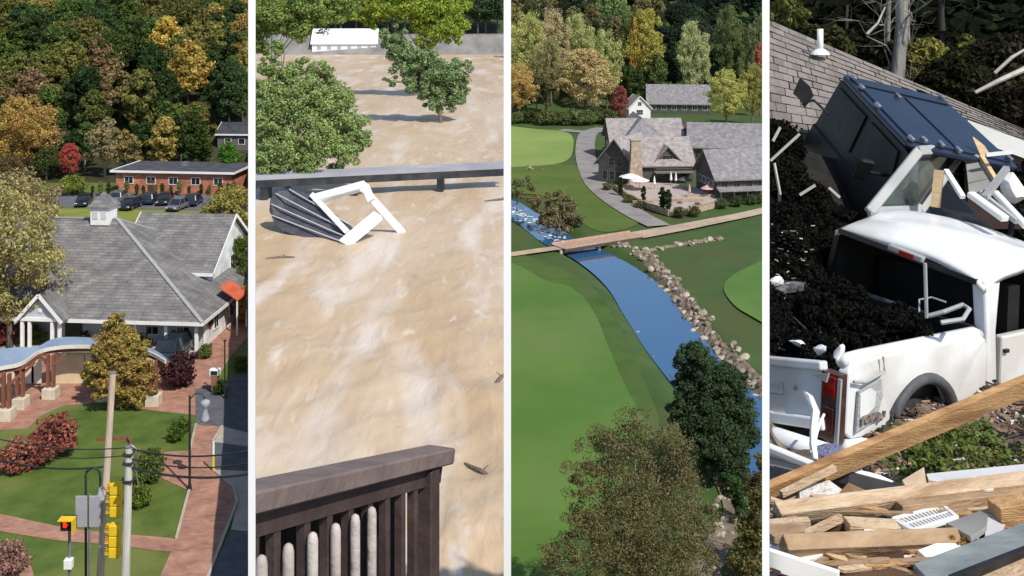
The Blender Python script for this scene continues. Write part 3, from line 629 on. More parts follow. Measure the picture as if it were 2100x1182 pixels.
m = MB(); m.tube([b, b + Vector((0, 0, .3)), b + Vector((0, 0, 4.3))], [.14, .07, .05], 8); m.build('shaft', BLACKM, o); MB().box(b + Vector((0, 0, 4.35)), (.16, .16, .14)).build('cap', BLACKM, o)
b = G(441, 806, H1); o = thing('parking_kiosk', 'small kiosk with a white cap and dark screen beside the thin pole', 'kiosk', b)
MB().box(b + Vector((0, 0, .7)), (.5, .4, 1.4)).build('cabinet', pm('kiosk_brown', (0.20, 0.10, 0.05), (0.26, 0.14, 0.08)), o, bevel=0.03)
MB().box(b + Vector((0, 0, 1.6)), (.8, .5, .5)).build('hood', WHITE, o, bevel=0.05); MB().box(b + Vector((0, -.26, 1.6)), (.5, .04, .3)).build('screen', GLASS, o)
b = G(438, 968, H1); o = thing('yellow_post', 'slim yellow and white post on the kerb', 'post', b)
MB().tube([b, b + Vector((0, 0, 1.0))], .07, 8).build('lower_sleeve', pm('sign_yellow', (0.75, 0.50, 0.02), (0.68, 0.44, 0.02)), o); MB().tube([b + Vector((0, 0, 1.0)), b + Vector((0, 0, 1.9))], .065, 8).build('upper_sleeve', WHITE, o)
# ---- utility poles, signals and wires in the foreground
palewood = pm('weathered_wood', (0.46, 0.36, 0.27), (0.62, 0.52, 0.42), scale=2.5, stretch=(5, 5, .25), bump=0.4, c3=(0.36, 0.24, 0.15), s3=.5)
greywood = pm('grey_wood', (0.42, 0.40, 0.36), (0.60, 0.58, 0.52), scale=2.5, stretch=(5, 5, .3), bump=0.4)
def pole(name, label, top, bot, r, mat):
    o = thing(name, label, 'pole', bot); pts = [Vector(bot).lerp(Vector(top), t) for t in (0, .33, .66, 1)]
    MB().tube(pts, [r * 1.2, r * 1.1, r, r * .9], 12).build('shaft', mat, o, smooth=False); MB().tube([top, Vector(top) + Vector((0, 0, .04))], r * .92, 12).build('cap', STEEL, o)
    return o
b1 = W(182, 1575, 40); b1.z = Z1; t1 = W(231, 766, 40); P1o = pole('utility_pole', 'leaning pale wooden utility pole with the yellow signals', t1, b1, .135, palewood)
b2 = W(244, 1658, 38); b2.z = Z1; t2 = W(265, 918, 38); P2o = pole('utility_pole', 'grey utility pole with wires at its head', t2, b2, .155, greywood)
m = MB()
for py in (930, 948, 985): q = W(264, py, 38); m.tube([q + Vector((-.17, -.17, 0)), q + Vector((.17, -.17, 0))], .05, 6); m.box(q + Vector((0, 0, 0)), (.36, .36, .05))
m.build('clamp', BLACKM, P2o)
m = MB(); q = W(262, 975, 38); m.tube(smoothpts([tuple(q + Vector(v)) for v in ((.17, -.15, 1.2), (.42, -.1, .9), (.36, -.1, .2), (.45, -.1, -.4))], 5), .02, 5); m.build('loose_cable', STEEL, P2o)
m = MB(); q = W(222, 1000, 40)
for z in (0, -.7, -1.5, -2.4): m.box(q + Vector((.28 - .02, -.1, z)), (.5, .08, .08))
m.build('bracket', pm('rusty', (0.25, 0.12, 0.06), (0.35, 0.2, 0.1)), P1o)
sy = MATS['sign_yellow'] if 'sign_yellow' in MATS else None
def signal(label, px, py, D, n=3, w=.40):
    c = W(px, py, D); o = thing('traffic_signal', label, 'traffic signal', c - Vector((0, 0, n * .42)), group='yellow traffic signals')
    for i in range(n):
        z = -.21 - .42 * i; MB().box(c + Vector((0, 0, z)), (w, .34, .40)).build('housing', sy, o, bevel=0.03)
        l = MB().lathe(c + Vector((-w / 2 - .03, 0, z)), [(.05, 0), (.14, 0), (.14, .04), (.05, .04)], 14, (1, 0, 0)).build('lens', pm('lens_%d' % i, [(0.12, .01, .01), (.12, .06, .01), (.01, .08, .04)][i % 3], rough=.2), o)
        m = MB(); n2 = 9
        for k in range(n2):
            a0, a1 = R(-20 + 220 * k / n2), R(-20 + 220 * (k + 1) / n2)
            m.beam(c + Vector((-w / 2 - .13, math.cos((a0 + a1) / 2) * .16, z + math.sin((a0 + a1) / 2) * .16)), c + Vector((-w / 2 + .01, math.cos((a0 + a1) / 2) * .16, z + math.sin((a0 + a1) / 2) * .16)), .07, .012, up=(0, -math.sin((a0 + a1) / 2), math.cos((a0 + a1) / 2)))
        m.build('visor', sy, l)
    return o
signal('upper yellow traffic signal between the two poles', 238, 990, 38.8); signal('lower yellow traffic signal between the two poles', 236, 1074, 38.7)
b = W(141, 1058, 38.5); o = thing('pedestrian_signal', 'pedestrian signal with a red hand and yellow visor on a thin post', 'signal', Vector((b.x, b.y, Z1)))
MB().box(b + Vector((0, 0, -.27)), (.52, .3, .5)).build('housing', BLACKM, o, bevel=0.03)
hand = MB(); hc = b + Vector((-.08, -.165, -.30)); hand.box(hc, (.14, .02, .14))
for i in range(4): hand.box(hc + Vector((-.054 + .036 * i, 0, .11 + (.02 if 0 < i < 3 else 0))), (.026, .02, .11))
hand.beam(hc + Vector((.06, 0, -.02)), hc + Vector((.12, 0, .05)), .03, .02, up=(0, 1, 0))
hm = pm('red_hand', (0.6, 0.03, 0.01), (0.6, 0.03, 0.01)); hm.node_tree.nodes['Principled BSDF'].inputs['Emission Color'].default_value = (1, .06, .01, 1); hm.node_tree.nodes['Principled BSDF'].inputs['Emission Strength'].default_value = 0.8
hand.build('red_hand', hm, o)
m = MB(); m.box(b + Vector((.05, -.28, .02)), (.56, .36, .04)); m.box(b + Vector((.31, -.28, -.25)), (.03, .36, .52)); m.build('visor', sy, o)
MB().tube([Vector((b.x + .03, b.y, Z1)), b + Vector((.03, 0, -.5))], .06, 8).build('post', STEEL, o); MB().box(b + Vector((.03, -.08, -1.75)), (.3, .25, .36)).build('button_box', WHITE, o, bevel=0.02)
greysheet = pm('sheet_metal', (0.42, 0.42, 0.46), (0.50, 0.50, 0.53), scale=1.5, rough=.45, metal=.3)
b = W(181, 1016, 39.3); o = thing('road_sign', 'pair of tall grey sign boards seen from the back on a post', 'sign', Vector((b.x, b.y, Z1)))
for x in (-.27, .25): MB().box(b + Vector((x, 0, -.62)), (.44, .04, 1.2)).build('sign_board', greysheet, o, bevel=0.01)
MB().box(b + Vector((0, .05, -.3)), (1.0, .05, .07)).build('cross_rail', STEEL, o); MB().tube([Vector((b.x, b.y + .1, Z1)), b + Vector((0, .1, 0))], .045, 8).build('post', STEEL, o)
b = W(176, 985, 39.8); o = thing('hooked_lamp', 'dark hooked lamp post with a small hanging lamp beside the sign boards', 'lamp', Vector((b.x, b.y, Z1)))
MB().tube([Vector((b.x, b.y, Z1))] + smoothpts([tuple(b + Vector(v)) for v in ((0, 0, 0), (.02, 0, .3), (.28, 0, .48), (.54, 0, .3), (.56, 0, -.25))], 5), .05, 8).build('post', pm('dark_green_metal', (.02, .035, .025), (.03, .045, .03), rough=.5), o)
MB().lathe(b + Vector((.56, 0, -.85)), [(.2, 0), (.19, .1), (.08, .42), (.05, .62)], 12).build('lamp_shade', MATS['lamp_grey'], o)
def wire(label, a, b, r, sag=.25):
    a, b = Vector(a), Vector(b); pts = [a.lerp(b, t / 10) - Vector((0, 0, sag * (1 - (2 * t / 10 - 1) ** 2))) for t in range(11)]
    m = MB().tube(pts, r, 6); o = m.build('overhead_wire', BLACKM, origin=a); tag(o, label, 'wire', 'overhead wires')
wire('topmost pale wire from the left edge to the grey pole', W(-20, 896, 43), W(264, 918, 38), .022); wire('second wire from the left edge past the leaning pole', W(-20, 918, 43), W(264, 934, 38), .02)
wire('thick lowest wire left of the leaning pole', W(-20, 938, 43), W(218, 957, 40), .034); wire('highest wire running right from the grey pole', W(266, 920, 38), W(512, 924, 36), .03)
wire('middle twisted wire running right from the grey pole', W(266, 940, 38), W(512, 950, 36), .024); wire('thick lowest wire running right of the grey pole', W(266, 958, 38), W(512, 972, 36), .042)
# ================================================================ place 2: the river in flood
CUR[0] = 2; H2 = 24.0; Z2 = ZC - H2; K2 = 24 / 22
def W2(px, py, D): return W(px, py, D * K2)
nrng = np.random.default_rng(21)
# ---- muddy water: a sheet with real waves
def flood_mat():
    m = bpy.data.materials.new('flood_water'); m.use_nodes = True; n = m.node_tree.nodes; l = m.node_tree.links; b = n['Principled BSDF']
    b.inputs['Roughness'].default_value = 0.42; b.inputs['Specular IOR Level'].default_value = 0.35
    pos = n.new('ShaderNodeNewGeometry').outputs['Position']
    def noise(scale, stretch, rot, det, dist=0.0):
        mp = n.new('ShaderNodeMapping'); mp.inputs['Scale'].default_value = stretch; mp.inputs['Rotation'].default_value = (0, 0, R(rot)); l.new(pos, mp.inputs[0])
        t = n.new('ShaderNodeTexNoise'); t.inputs['Scale'].default_value = scale; t.inputs['Detail'].default_value = det; t.inputs['Distortion'].default_value = dist; l.new(mp.outputs[0], t.inputs['Vector']); return t.outputs[0]
    def ramp(src, a, b_):
        r = n.new('ShaderNodeMapRange'); r.inputs['From Min'].default_value = a; r.inputs['From Max'].default_value = b_; l.new(src, r.inputs[0]); return r.outputs[0]
    def mix(f, a, b_):
        x = n.new('ShaderNodeMixRGB'); l.new(f, x.inputs[0])
        for i, c in ((1, a), (2, b_)):
            if isinstance(c, tuple): x.inputs[i].default_value = C4(c)
            else: l.new(c, x.inputs[i])
        return x.outputs[0]
    c = mix(ramp(noise(0.10, (1, .28, 1), 58, 4, .3), .38, .62), (0.50, 0.355, 0.21), (0.575, 0.44, 0.30))
    c = mix(ramp(noise(0.20, (1, .22, 1), 52, 5, .4), .50, .70), c, (0.67, 0.575, 0.485))
    c = mix(ramp(noise(0.75, (1, .35, 1), 40, 6, .6), .58, .82), c, (0.70, 0.63, 0.565))
    c = mix(ramp(noise(0.5, (1, .4, 1), 62, 6, .6), .64, .86), c, (0.36, 0.275, 0.195))
    l.new(c, b.inputs['Base Color'])
    bp = n.new('ShaderNodeBump'); bp.inputs['Strength'].default_value = 0.45; bp.inputs['Distance'].default_value = 0.35
    l.new(noise(0.9, (1, .4, 1), 45, 6, .5), bp.inputs['Height']); l.new(bp.outputs[0], b.inputs['Normal'])
    return m
rows = np.concatenate([np.linspace(2.6, 37, 8), 38 * (470 / 38) ** np.linspace(0, 1, 430)]); nx = 170
pxs = np.linspace(523.5, 1039, nx + 1)
DD, PP = np.meshgrid(rows, pxs, indexing='ij'); XX = (PP - 1050) / F * DD
def wav(x, y):
    z = 0; r = np.random.default_rng(3)
    for k in range(26):
        lam = r.uniform(1.6, 11); a = r.normal(R(35), R(32)); ph = r.uniform(0, 6.28); q = 2 * np.pi / lam
        wob = np.sin(x * .11 + ph) + np.sin(y * .07 - ph * 2)
        z = z + 0.017 * lam ** .9 * (1 - np.abs(np.sin(.5 * (q * (x * np.cos(a) + y * np.sin(a)) + ph + wob))) * 1.4)
    return z
amp = np.clip((150 - DD) / 110, .18, 1) * (0.65 + 0.8 * np.clip((PP - 640) / 400, 0, 1) * np.clip((75 - DD) / 25, 0, 1))
ZZ = Z2 + wav(XX, DD) * amp
ids = np.arange(len(rows) * (nx + 1)).reshape(len(rows), nx + 1)
Fq = np.stack([ids[:-1, :-1], ids[:-1, 1:], ids[1:, 1:], ids[1:, :-1]], -1).reshape(-1, 4)
me = np_mesh('water', np.stack([XX, DD, ZZ], -1).reshape(-1, 3), Fq, flood_mat()); me.shade_smooth()
ob = bpy.data.objects.new('water', me); link(ob); tag(ob, kind='structure')
# ---- channel walls below the water line, at the two sides of the river
bankm = pm('bank_concrete', (0.25, 0.22, 0.18), (0.36, 0.32, 0.27), scale=0.3, world=True, bump=0.3)
for px, s in ((524.6, 1), (1037.6, -1)):
    k = (px - 1050) / F; a, b = Vector((k * 2.6, 2.6, 0)), Vector((k * 470, 470, 0))
    m = MB(); m.slab([a + Vector((0, 0, Z2 - .9)), b + Vector((0, 0, Z2 - .9)), b + Vector((0, 0, Z2 - 26)), a + Vector((0, 0, Z2 - 26))], (.3 * s, 0, 0)); tag(m.build('channel_wall', bankm), kind='structure')
# ---- far bank with trees
bk = pm('far_bank', (0.16, 0.155, 0.15), (0.26, 0.25, 0.24), scale=0.15, world=True)
m = MB(); xs = [(p - 1050) / F * 452 for p in (500, 1040)]
m.slab([(xs[0], 446, Z2 - 2), (xs[1], 446, Z2 - 2), (xs[1], 456, Z2 + 8.5), (xs[0], 456, Z2 + 8.5)], (0, 22, 0)); tag(m.build('far_bank', bk), kind='structure')
rg = random.Random(31)
for i in range(26):
    px = 515 + i * 21 + rg.uniform(-8, 8); D = 462 + rg.uniform(0, 10); x = (px - 1050) / F * D; s = rg.uniform(1.9, 2.7)
    side = ['far left', 'left', 'middle', 'right', 'far right'][min(4, i * 5 // 26)]
    tree(rg.choice(['round', 'wide', 'egg']), (x, D, Z2 + 8.4), (s, s, s), jit((0.045, 0.085, 0.035), rg, .3), 'dim green tree on the far river bank, %s part of the row' % side, group='trees on the far river bank')
hm2 = pm('far_hill', (.03, .045, .02), (.06, .075, .03), scale=.08, world=True)
sector('far_hill', 516, 1040, [468.0, 480, 500, 540, 600], lambda x, y: Z2 + 8.2 + (y - 468) * .38 + 1.5 * math.sin(x * .05), hm2, 20)
# ---- blob trees standing in the flood
def base2(px, py): return Vector(G(px, py, H2, -0.4))
blob_tree('flooded_tree', 'leafy green tree standing in the flood behind the footbridge at the left', base2(588, 384), [(560, 225, 117, 48), (615, 200, 118, 50), (670, 230, 119, 52), (712, 262, 119, 42), (640, 285, 117, 58), (570, 300, 116, 50), (700, 310, 118, 38), (545, 255, 116, 40), (625, 330, 116, 36), (655, 165, 120, 36), (620, 135, 121, 24), (548, 140, 118, 26), (690, 205, 119, 32), (545, 330, 116, 34), (735, 285, 118, 26), (535, 365, 114, 22), (560, 355, 114, 22), (530, 190, 117, 30), (590, 160, 118, 28), (575, 100, 119, 20)], (0.20, 0.26, 0.085), .17, 120, 26, seed=4, WF=W2)
blob_tree('flooded_tree', 'low spreading green tree in the flood with its crown leaning to the right', base2(905, 252), [(820, 95, 183, 32), (835, 130, 184, 34), (860, 165, 184, 36), (905, 160, 185, 40), (935, 150, 186, 32), (925, 195, 185, 32), (890, 205, 184, 26), (870, 130, 185, 34), (800, 165, 183, 14), (950, 180, 185, 16), (800, 75, 183, 26)], (0.15, 0.215, 0.085), .27, 110, 28, seed=5, WF=W2)
blob_tree('flooded_tree', 'bright yellow green tall tree rising behind the leaning tree', base2(880, 200), [(900, 30, 228, 50), (860, 10, 229, 44), (930, 60, 230, 30), (880, 70, 229, 36), (820, 5, 228, 36), (780, 10, 228, 36), (730, 12, 228, 30), (945, -10, 230, 30), (760, 40, 228, 20)], (0.20, 0.26, 0.025), .32, 100, 26, seed=6, WF=W2)
blob_tree('flooded_tree', 'light green tree in the upper left corner above the water', base2(540, 215), [(560, 30, 214, 46), (610, 45, 215, 40), (650, 25, 216, 42), (700, 10, 216, 36), (540, 90, 214, 26), (530, 10, 214, 40), (620, 0, 215, 42)], (0.16, 0.22, 0.05), .30, 100, 26, seed=7, WF=W2)
# ---- white building half under water
b = G(706, 112, H2); o = thing('white_building', 'pale white building standing half under water far behind the trees', 'building', Vector((b.x, b.y, Z2 - .5)), R(4)); M = FR[o]
pw = pm('pale_wall', (0.66, 0.70, 0.76), (0.78, 0.80, 0.82), scale=0.2); gable(M, o, -14, 14, 0, 16, 0, 5.5, 6.0, pw, pm('pale_roof', (0.62, 0.68, 0.74), (0.74, 0.78, 0.80), scale=.15, rough=.5), ov=.6, trim=WHITE)
for i in range(6): window(M, o, (-11 + 4.4 * i, -.05, 3.4), 1.6, 1.6, bars=(2, 2), gm=pm('grey_glass', (.3, .34, .38), (.36, .4, .44), rough=.2) if i == 0 else MATS['grey_glass'])
# ---- footbridge across the flood
o = thing('footbridge', 'low dark footbridge with a pale deck just above the flood', 'bridge', G(780, 400, H2, .2))
a, b2_ = W2(470, 372, 112), W2(1060, 346, 121); a.z = b2_.z = ZC - 19.55 * K2
deckm = pm('pale_deck', (0.27, 0.28, 0.33), (0.36, 0.37, 0.41), scale=.4, stretch=(.3, 1, 1)); dkst = pm('dark_steel', (0.02, 0.022, 0.028), (0.05, 0.052, 0.06), scale=.6, rough=.5)
MB().beam(a, b2_, 2.6, .3).build('deck', deckm, o)
for s in (-1.2, 1.2): MB().beam(a + Vector((0, s, -.6)), b2_ + Vector((0, s, -.6)), .3, .9).build('girder', dkst, o)
for t in (.12, .42, .72): q = a.lerp(b2_, t); MB().box(q + Vector((0, 0, -2.4)), (.8, 2.6, 3.0)).build('pier', dkst, o)
for s in (-1.25, 1.25): MB().beam(a + Vector((0, s, .25)), b2_ + Vector((0, s, .25)), .14, .24).build('kerb_rail', deckm, o)
# ---- floating porch wreck
o = thing('floating_porch', 'wrecked porch with dark seamed roof and white frame drifting in the flood', 'porch wreck', G(690, 500, H2))
A = [(602, 390, 99), (572, 392, 99), (555, 408, 98.5), (552, 432, 98), (562, 456, 97), (580, 474, 96), (640, 492, 94.2), (694, 506, 92.2), (722, 466, 93.6), (646, 408, 97.4), (622, 394, 98.6)]
A = [W2(*q) for q in A]; nrm = (A[7] - A[0]).cross(A[4] - A[0]).normalized()
if nrm.y > 0: nrm = -nrm
rf = MB().slab(A, -nrm * .35).build('roof', pm('slate_metal', (0.055, 0.055, 0.065), (0.10, 0.10, 0.115), scale=.5, rough=.55, stretch=(1, 1, 3)), o)
for q0, q1 in (((566, 398, 98.7), (716, 476, 93.3)), ((557, 420, 98.2), (708, 486, 92.9)), ((556, 442, 97.6), (700, 496, 92.5)), ((594, 389, 98.9), (722, 464, 93.7))):
    p0, p1 = W2(*q0) + nrm * .06, W2(*q1) + nrm * .06; MB().beam(p0, p1, .10, .12, up=nrm).build('roof_seam', pm('seam', (.5, .5, .52), (.42, .42, .45)) if 'seam' not in MATS else MATS['seam'], rf)
wf = pm('white_frame', (0.82, 0.84, 0.86), (0.74, 0.76, 0.80), scale=.4, rough=.45)
fA, fB, fC, fD = W2(646, 408, 97.2), W2(748, 381, 95.4), W2(776, 442, 94.2), W2(704, 502, 91.9)
up = (fB - fA).cross(fD - fA).normalized()
MB().beam(fA, fB, .95, .6, up=up).build('upper_beam', wf, o, bevel=.04); MB().beam(fD, fC, 1.25, .6, up=up).build('lower_board', wf, o, bevel=.04)
MB().beam(W2(640, 400, 97.6), W2(712, 476, 92.9), .55, .5, up=up).build('eaves_board', wf, o, bevel=.03); MB().beam(fB, W2(762, 412, 94.7), .75, .5, up=up).build('side_beam', wf, o, bevel=.03)
MB().beam(W2(742, 384, 95.2), W2(826, 478, 97.0), .72, .5, up=up).build('fallen_post', wf, o, bevel=.03)
# foam collar and drifting branches
for i, (px, py, L, a, lab) in enumerate(((985, 975, 2.6, 130, 'dark branch drifting at the right side of the rapids'), (975, 1062, 1.7, 125, 'short dark log drifting low in the right corner of the river'), (1012, 1010, 1.8, 120, 'dark stick beside the drifting branch at the right'), (1026, 412, 4.0, 20, 'dark drift heap at the right edge below the footbridge'), (1024, 782, 2.2, 70, 'dark snag in the water at the right edge'), (575, 532, 2.6, 10, 'small dark log in the water left below the wrecked porch'))):
    c = G(px, py, H2, .12); d = Vector((math.cos(R(a)), math.sin(R(a)), .03)); m = MB(); o = thing('driftwood', lab, 'driftwood', c, 0, 'driftwood in the river')
    m.tube([c - d * L / 2, c + Vector((.05, .05, .05)), c + d * L / 2], [.10, .14, .05], 7); m.build('stem', BARK, o)
    m = MB(); m.tube([c, c + Vector((.4, .25, .3))], [.06, .02], 5); m.tube([c + d * L * .2, c + d * L * .2 + Vector((-.35, .2, .22))], [.05, .015], 5); m.build('twig', BARK, o)
# ---- timber railing in the foreground
o = thing('timber_railing', 'dark brown timber railing with balusters and pale pickets above the flood', 'railing', Vector((-.65, 5.2, Z2)))
tim = pm('brown_timber', (0.05, 0.033, 0.031), (0.085, 0.06, 0.056), scale=3, stretch=(1, 1, 1), rough=.6, bump=.3); capm = pm('worn_cap', (0.15, 0.11, 0.10), (0.21, 0.16, 0.148), scale=4, rough=.7, bump=.3)
pick = pm('weathered_picket', (0.38, 0.33, 0.30), (0.52, 0.47, 0.44), scale=5, bump=.3)
rl, rr = W(440, 1050, 3.3), W(905, 940, 5.2); dirv = (rr - rl).normalized(); side = dirv.cross(Vector((0, 0, 1))).normalized()
def at_px(px):
    for k in range(2001):
        q = rl.lerp(rr, k / 2000)
        if PX(q)[0] >= px: return q
    return rr
MB().beam(rl + Vector((0, 0, .02)), rr + Vector((0, 0, .02)), .15, .075).build('cap_rail', capm, o, bevel=.008)
MB().beam(rl + Vector((0, 0, -.065)), rr - dirv * .06 + Vector((0, 0, -.065)), .05, .09).build('sub_rail', tim, o)
for px in (470, 515, 560, 622, 668, 712, 752, 788, 820, 846):
    q = at_px(px); MB().beam(q + Vector((0, 0, -.07)), q + Vector((0, 0, -1.3)), .042, .042, up=dirv).build('baluster', tim, o, bevel=.004)
q = at_px(872); MB().beam(q + Vector((0, 0, -.02)), q + Vector((0, 0, -2.2)), .11, .11, up=dirv).build('post', tim, o, bevel=.006)
for t in (.05, .97): q = rl.lerp(rr, t); MB().beam(q + Vector((0, .1, -1.2)), Vector((q.x, q.y + .1, Z2 - 2)), .16, .16, up=dirv).build('support_post', tim, o)
dk = pm('dark_board', (0.012, 0.009, 0.008), (0.025, 0.018, 0.016), scale=3)  # near-black boards added behind the balusters to keep the gaps dark
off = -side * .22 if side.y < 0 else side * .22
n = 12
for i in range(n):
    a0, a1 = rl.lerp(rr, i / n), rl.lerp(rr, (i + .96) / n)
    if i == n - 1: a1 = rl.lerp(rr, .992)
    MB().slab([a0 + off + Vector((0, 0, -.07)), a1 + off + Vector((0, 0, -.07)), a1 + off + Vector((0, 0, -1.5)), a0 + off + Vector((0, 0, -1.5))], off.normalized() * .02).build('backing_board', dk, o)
for px, py in ((536, 1139), (591, 1115), (641, 1092), (688, 1074), (728, 1055), (762, 1040)):
    q = at_px(px); D = q.y - .10; t = W(px, py, D); m = MB(); m.tube([t + Vector((0, 0, -.9)), t + Vector((0, 0, -.03)), t + Vector((0, 0, -.008)), t], [.021, .021, .016, .006], 10); m.build('picket', pick, o, smooth=True)
MB().beam(rl + Vector((0, -.1, -.95)), rr + Vector((0, -.1, -.95)), .05, .1).build('picket_rail', tim, o)
# ================================================================ place 3: golf course, stream and lodge
CUR[0] = 3; H3 = 45.0; Z3 = ZC - H3
def g3(px, py): return G(px, py, H3)
cl = smoothpts([tuple(g3(*q)) for q in ((1010, 392), (1060, 425), (1105, 455), (1150, 487), (1225, 522), (1295, 572), (1340, 632), (1392, 702), (1450, 768), (1520, 842), (1600, 930), (1700, 1050))], 10)
CLX = np.array([[q.x, q.y] for q in cl])
def sdist(x, y):
    return math.sqrt(((CLX[:, 0] - x) ** 2 + (CLX[:, 1] - y) ** 2).min())
def swid(y): return 3.3 if y < 165 else max(2.4, 3.3 - (y - 165) * .03)
def h3(x, y):
    z = Z3 + .12 * math.sin(x * .13) * math.cos(y * .09)
    if y < 250 and x > -5:
        d = sdist(x, y) - swid(y)
        if d < 3.5: t = max(0, min(1, (3.5 - d) / 4.2)); z -= 1.7 * t * t * (3 - 2 * t)
    if y > 425: z += .34 * (y - 425) * min(1, (y - 425) / 40)
    return z
rough = pm('rough_grass', (0.040, 0.078, 0.017), (0.062, 0.105, 0.025), scale=.12, world=True, bump=.5, bscale=3, c3=(0.062, 0.084, 0.022), s3=.05)
fair = pm('fairway_grass', (0.066, 0.142, 0.022), (0.098, 0.182, 0.034), scale=.05, world=True, bump=.5, bscale=4, c3=(0.108, 0.168, 0.045), s3=.035)
fair2 = pm('sunny_fairway', (0.17, 0.25, 0.06), (0.22, 0.30, 0.08), scale=.05, world=True)  # lighter copy of the fairway grass, sunlight put into its colour
band = pm('rough_band', (0.040, 0.085, 0.012), (0.066, 0.118, 0.02), scale=.2, world=True, bump=.6, bscale=4, c3=(.075, .11, .03), s3=.08)
pathm = pm('path_asphalt', (0.21, 0.19, 0.185), (0.29, 0.265, 0.25), scale=.3, world=True)
tanpath = pm('tan_path', (0.36, 0.275, 0.195), (0.47, 0.37, 0.27), scale=.3, world=True)
rocksoil = pm('stony_bank', (0.12, 0.095, 0.065), (0.24, 0.19, 0.14), scale=.7, world=True, bump=.8, bscale=2)
sector('golf_course', 1036, 1574, list(np.linspace(66, 260, 190)) + list(np.linspace(264, 620, 60)), h3, rough, 150)
def zone3(name, pts, mat, lvl, sm=5):
    if sm: pts = [(q.x, q.y) for q in smoothpts(pts, sm, True)]
    return flat(name, pts, H3, mat, .15 + .03 * lvl)
zone3('rough_band', [(1000, 535), (1120, 545), (1190, 575), (1245, 625), (1290, 720), (1335, 815), (1352, 880), (1330, 960), (1100, 1000), (1000, 900)], band, 0)
zone3('fairway', [(985, 585), (1130, 582), (1185, 602), (1222, 650), (1250, 720), (1285, 800), (1325, 875), (1320, 950), (1250, 1020), (1130, 1130), (985, 1240)], fair, 1)
zone3('putting_green', [(1600, 538), (1530, 552), (1487, 582), (1492, 612), (1530, 645), (1610, 672)], fair, 1)
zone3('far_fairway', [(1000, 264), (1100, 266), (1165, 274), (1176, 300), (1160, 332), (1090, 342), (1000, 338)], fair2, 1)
zone3('lawn_patch', [(1000, 352), (1180, 340), (1230, 395), (1310, 455), (1240, 478), (1180, 450), (1120, 405), (1050, 395)], pm('lawn_patch', (.07, .115, .015), (.10, .14, .025), scale=.1, world=True), 0)
# water
V = []; n = len(cl)
for i, q in enumerate(cl):
    t = (cl[min(i + 1, n - 1)] - cl[max(i - 1, 0)]); t.z = 0; t.normalize(); s = Vector((t.y, -t.x, 0)); w = swid(q.y) + 1.1
    V += [q + s * w + Vector((0, 0, -.85)), q - s * w + Vector((0, 0, -.85))]
def stream_mat():
    m = bpy.data.materials.new('stream_water'); m.use_nodes = True; n = m.node_tree.nodes; l = m.node_tree.links; b = n['Principled BSDF']
    b.inputs['Base Color'].default_value = (0.03, 0.10, 0.215, 1); b.inputs['Roughness'].default_value = .06; b.inputs['Specular IOR Level'].default_value = 1.0; b.inputs['IOR'].default_value = 1.6
    pos = n.new('ShaderNodeNewGeometry').outputs['Position']; t = n.new('ShaderNodeTexNoise'); t.inputs['Scale'].default_value = .8; t.inputs['Detail'].default_value = 4; l.new(pos, t.inputs['Vector'])
    bp = n.new('ShaderNodeBump'); bp.inputs['Strength'].default_value = .12; bp.inputs['Distance'].default_value = .1; l.new(t.outputs[0], bp.inputs['Height']); l.new(bp.outputs[0], b.inputs['Normal'])
    return m
m = MB(); m.add(V, [(2 * i, 2 * i + 1, 2 * i + 3, 2 * i + 2) for i in range(n - 1)]); ob = m.build('water', stream_mat()); tag(ob, kind='structure')
if ob.data.polygons[0].normal.z < 0: ob.data.flip_normals()
def ribbon(name, pts, width, mat, dz, sm=8, ends=None):
    q = smoothpts([tuple(g3(*p)) for p in pts], sm); V = []
    for i, c in enumerate(q):
        t = q[min(i + 1, len(q) - 1)] - q[max(i - 1, 0)]; t.z = 0; t.normalize(); s = Vector((t.y, -t.x, 0)); w = width if not hasattr(width, '__len__') else width[0] + (width[1] - width[0]) * i / (len(q) - 1)
        V += [c + s * w / 2 + Vector((0, 0, dz)), c - s * w / 2 + Vector((0, 0, dz))]
    m = MB(); m.add(V, [(2 * i, 2 * i + 1, 2 * i + 3, 2 * i + 2) for i in range(len(q) - 1)]); o = m.build(name, mat); tag(o, kind='structure')
    if o.data.polygons[0].normal.z < 0: o.data.flip_normals()
    return o
ribbon('cart_path', [(1240, 264), (1208, 275), (1200, 305), (1205, 340), (1222, 378), (1258, 412), (1310, 445), (1352, 466)], (6.2, 5.0), pathm, .30)
ribbon('side_path', [(1400, 250), (1290, 262), (1215, 272), (1150, 268)], 5.0, pathm, .27)
ribbon('tan_path', [(1600, 426), (1530, 443), (1450, 459), (1395, 470), (1345, 479), (1300, 487)], (3.4, 5.2), tanpath, .33)
ribbon('tan_path', [(1152, 511), (1100, 518), (1020, 530)], 2.6, tanpath, .33)
# white water above the bridge
m = MB(); r9 = random.Random(8)
for i in range(120):
    t = r9.uniform(8, 34); j = int(t); c = cl[j].lerp(cl[j + 1], t - j); c = c + Vector((r9.gauss(0, 1.1), r9.gauss(0, 1.1), -.80)); w = r9.uniform(.15, .6); a0 = r9.uniform(0, 6.28)
    m.add([c + Vector((math.cos(a0 + k) * w * r9.uniform(.5, 1.2), math.sin(a0 + k) * w * r9.uniform(.5, 1.2), r9.uniform(0, .06))) for k in (0, 1, 2, 3, 4, 5)], [(0, 1, 2, 3, 4, 5)])
tag(m.build('white_water', WHITE), kind='stuff')
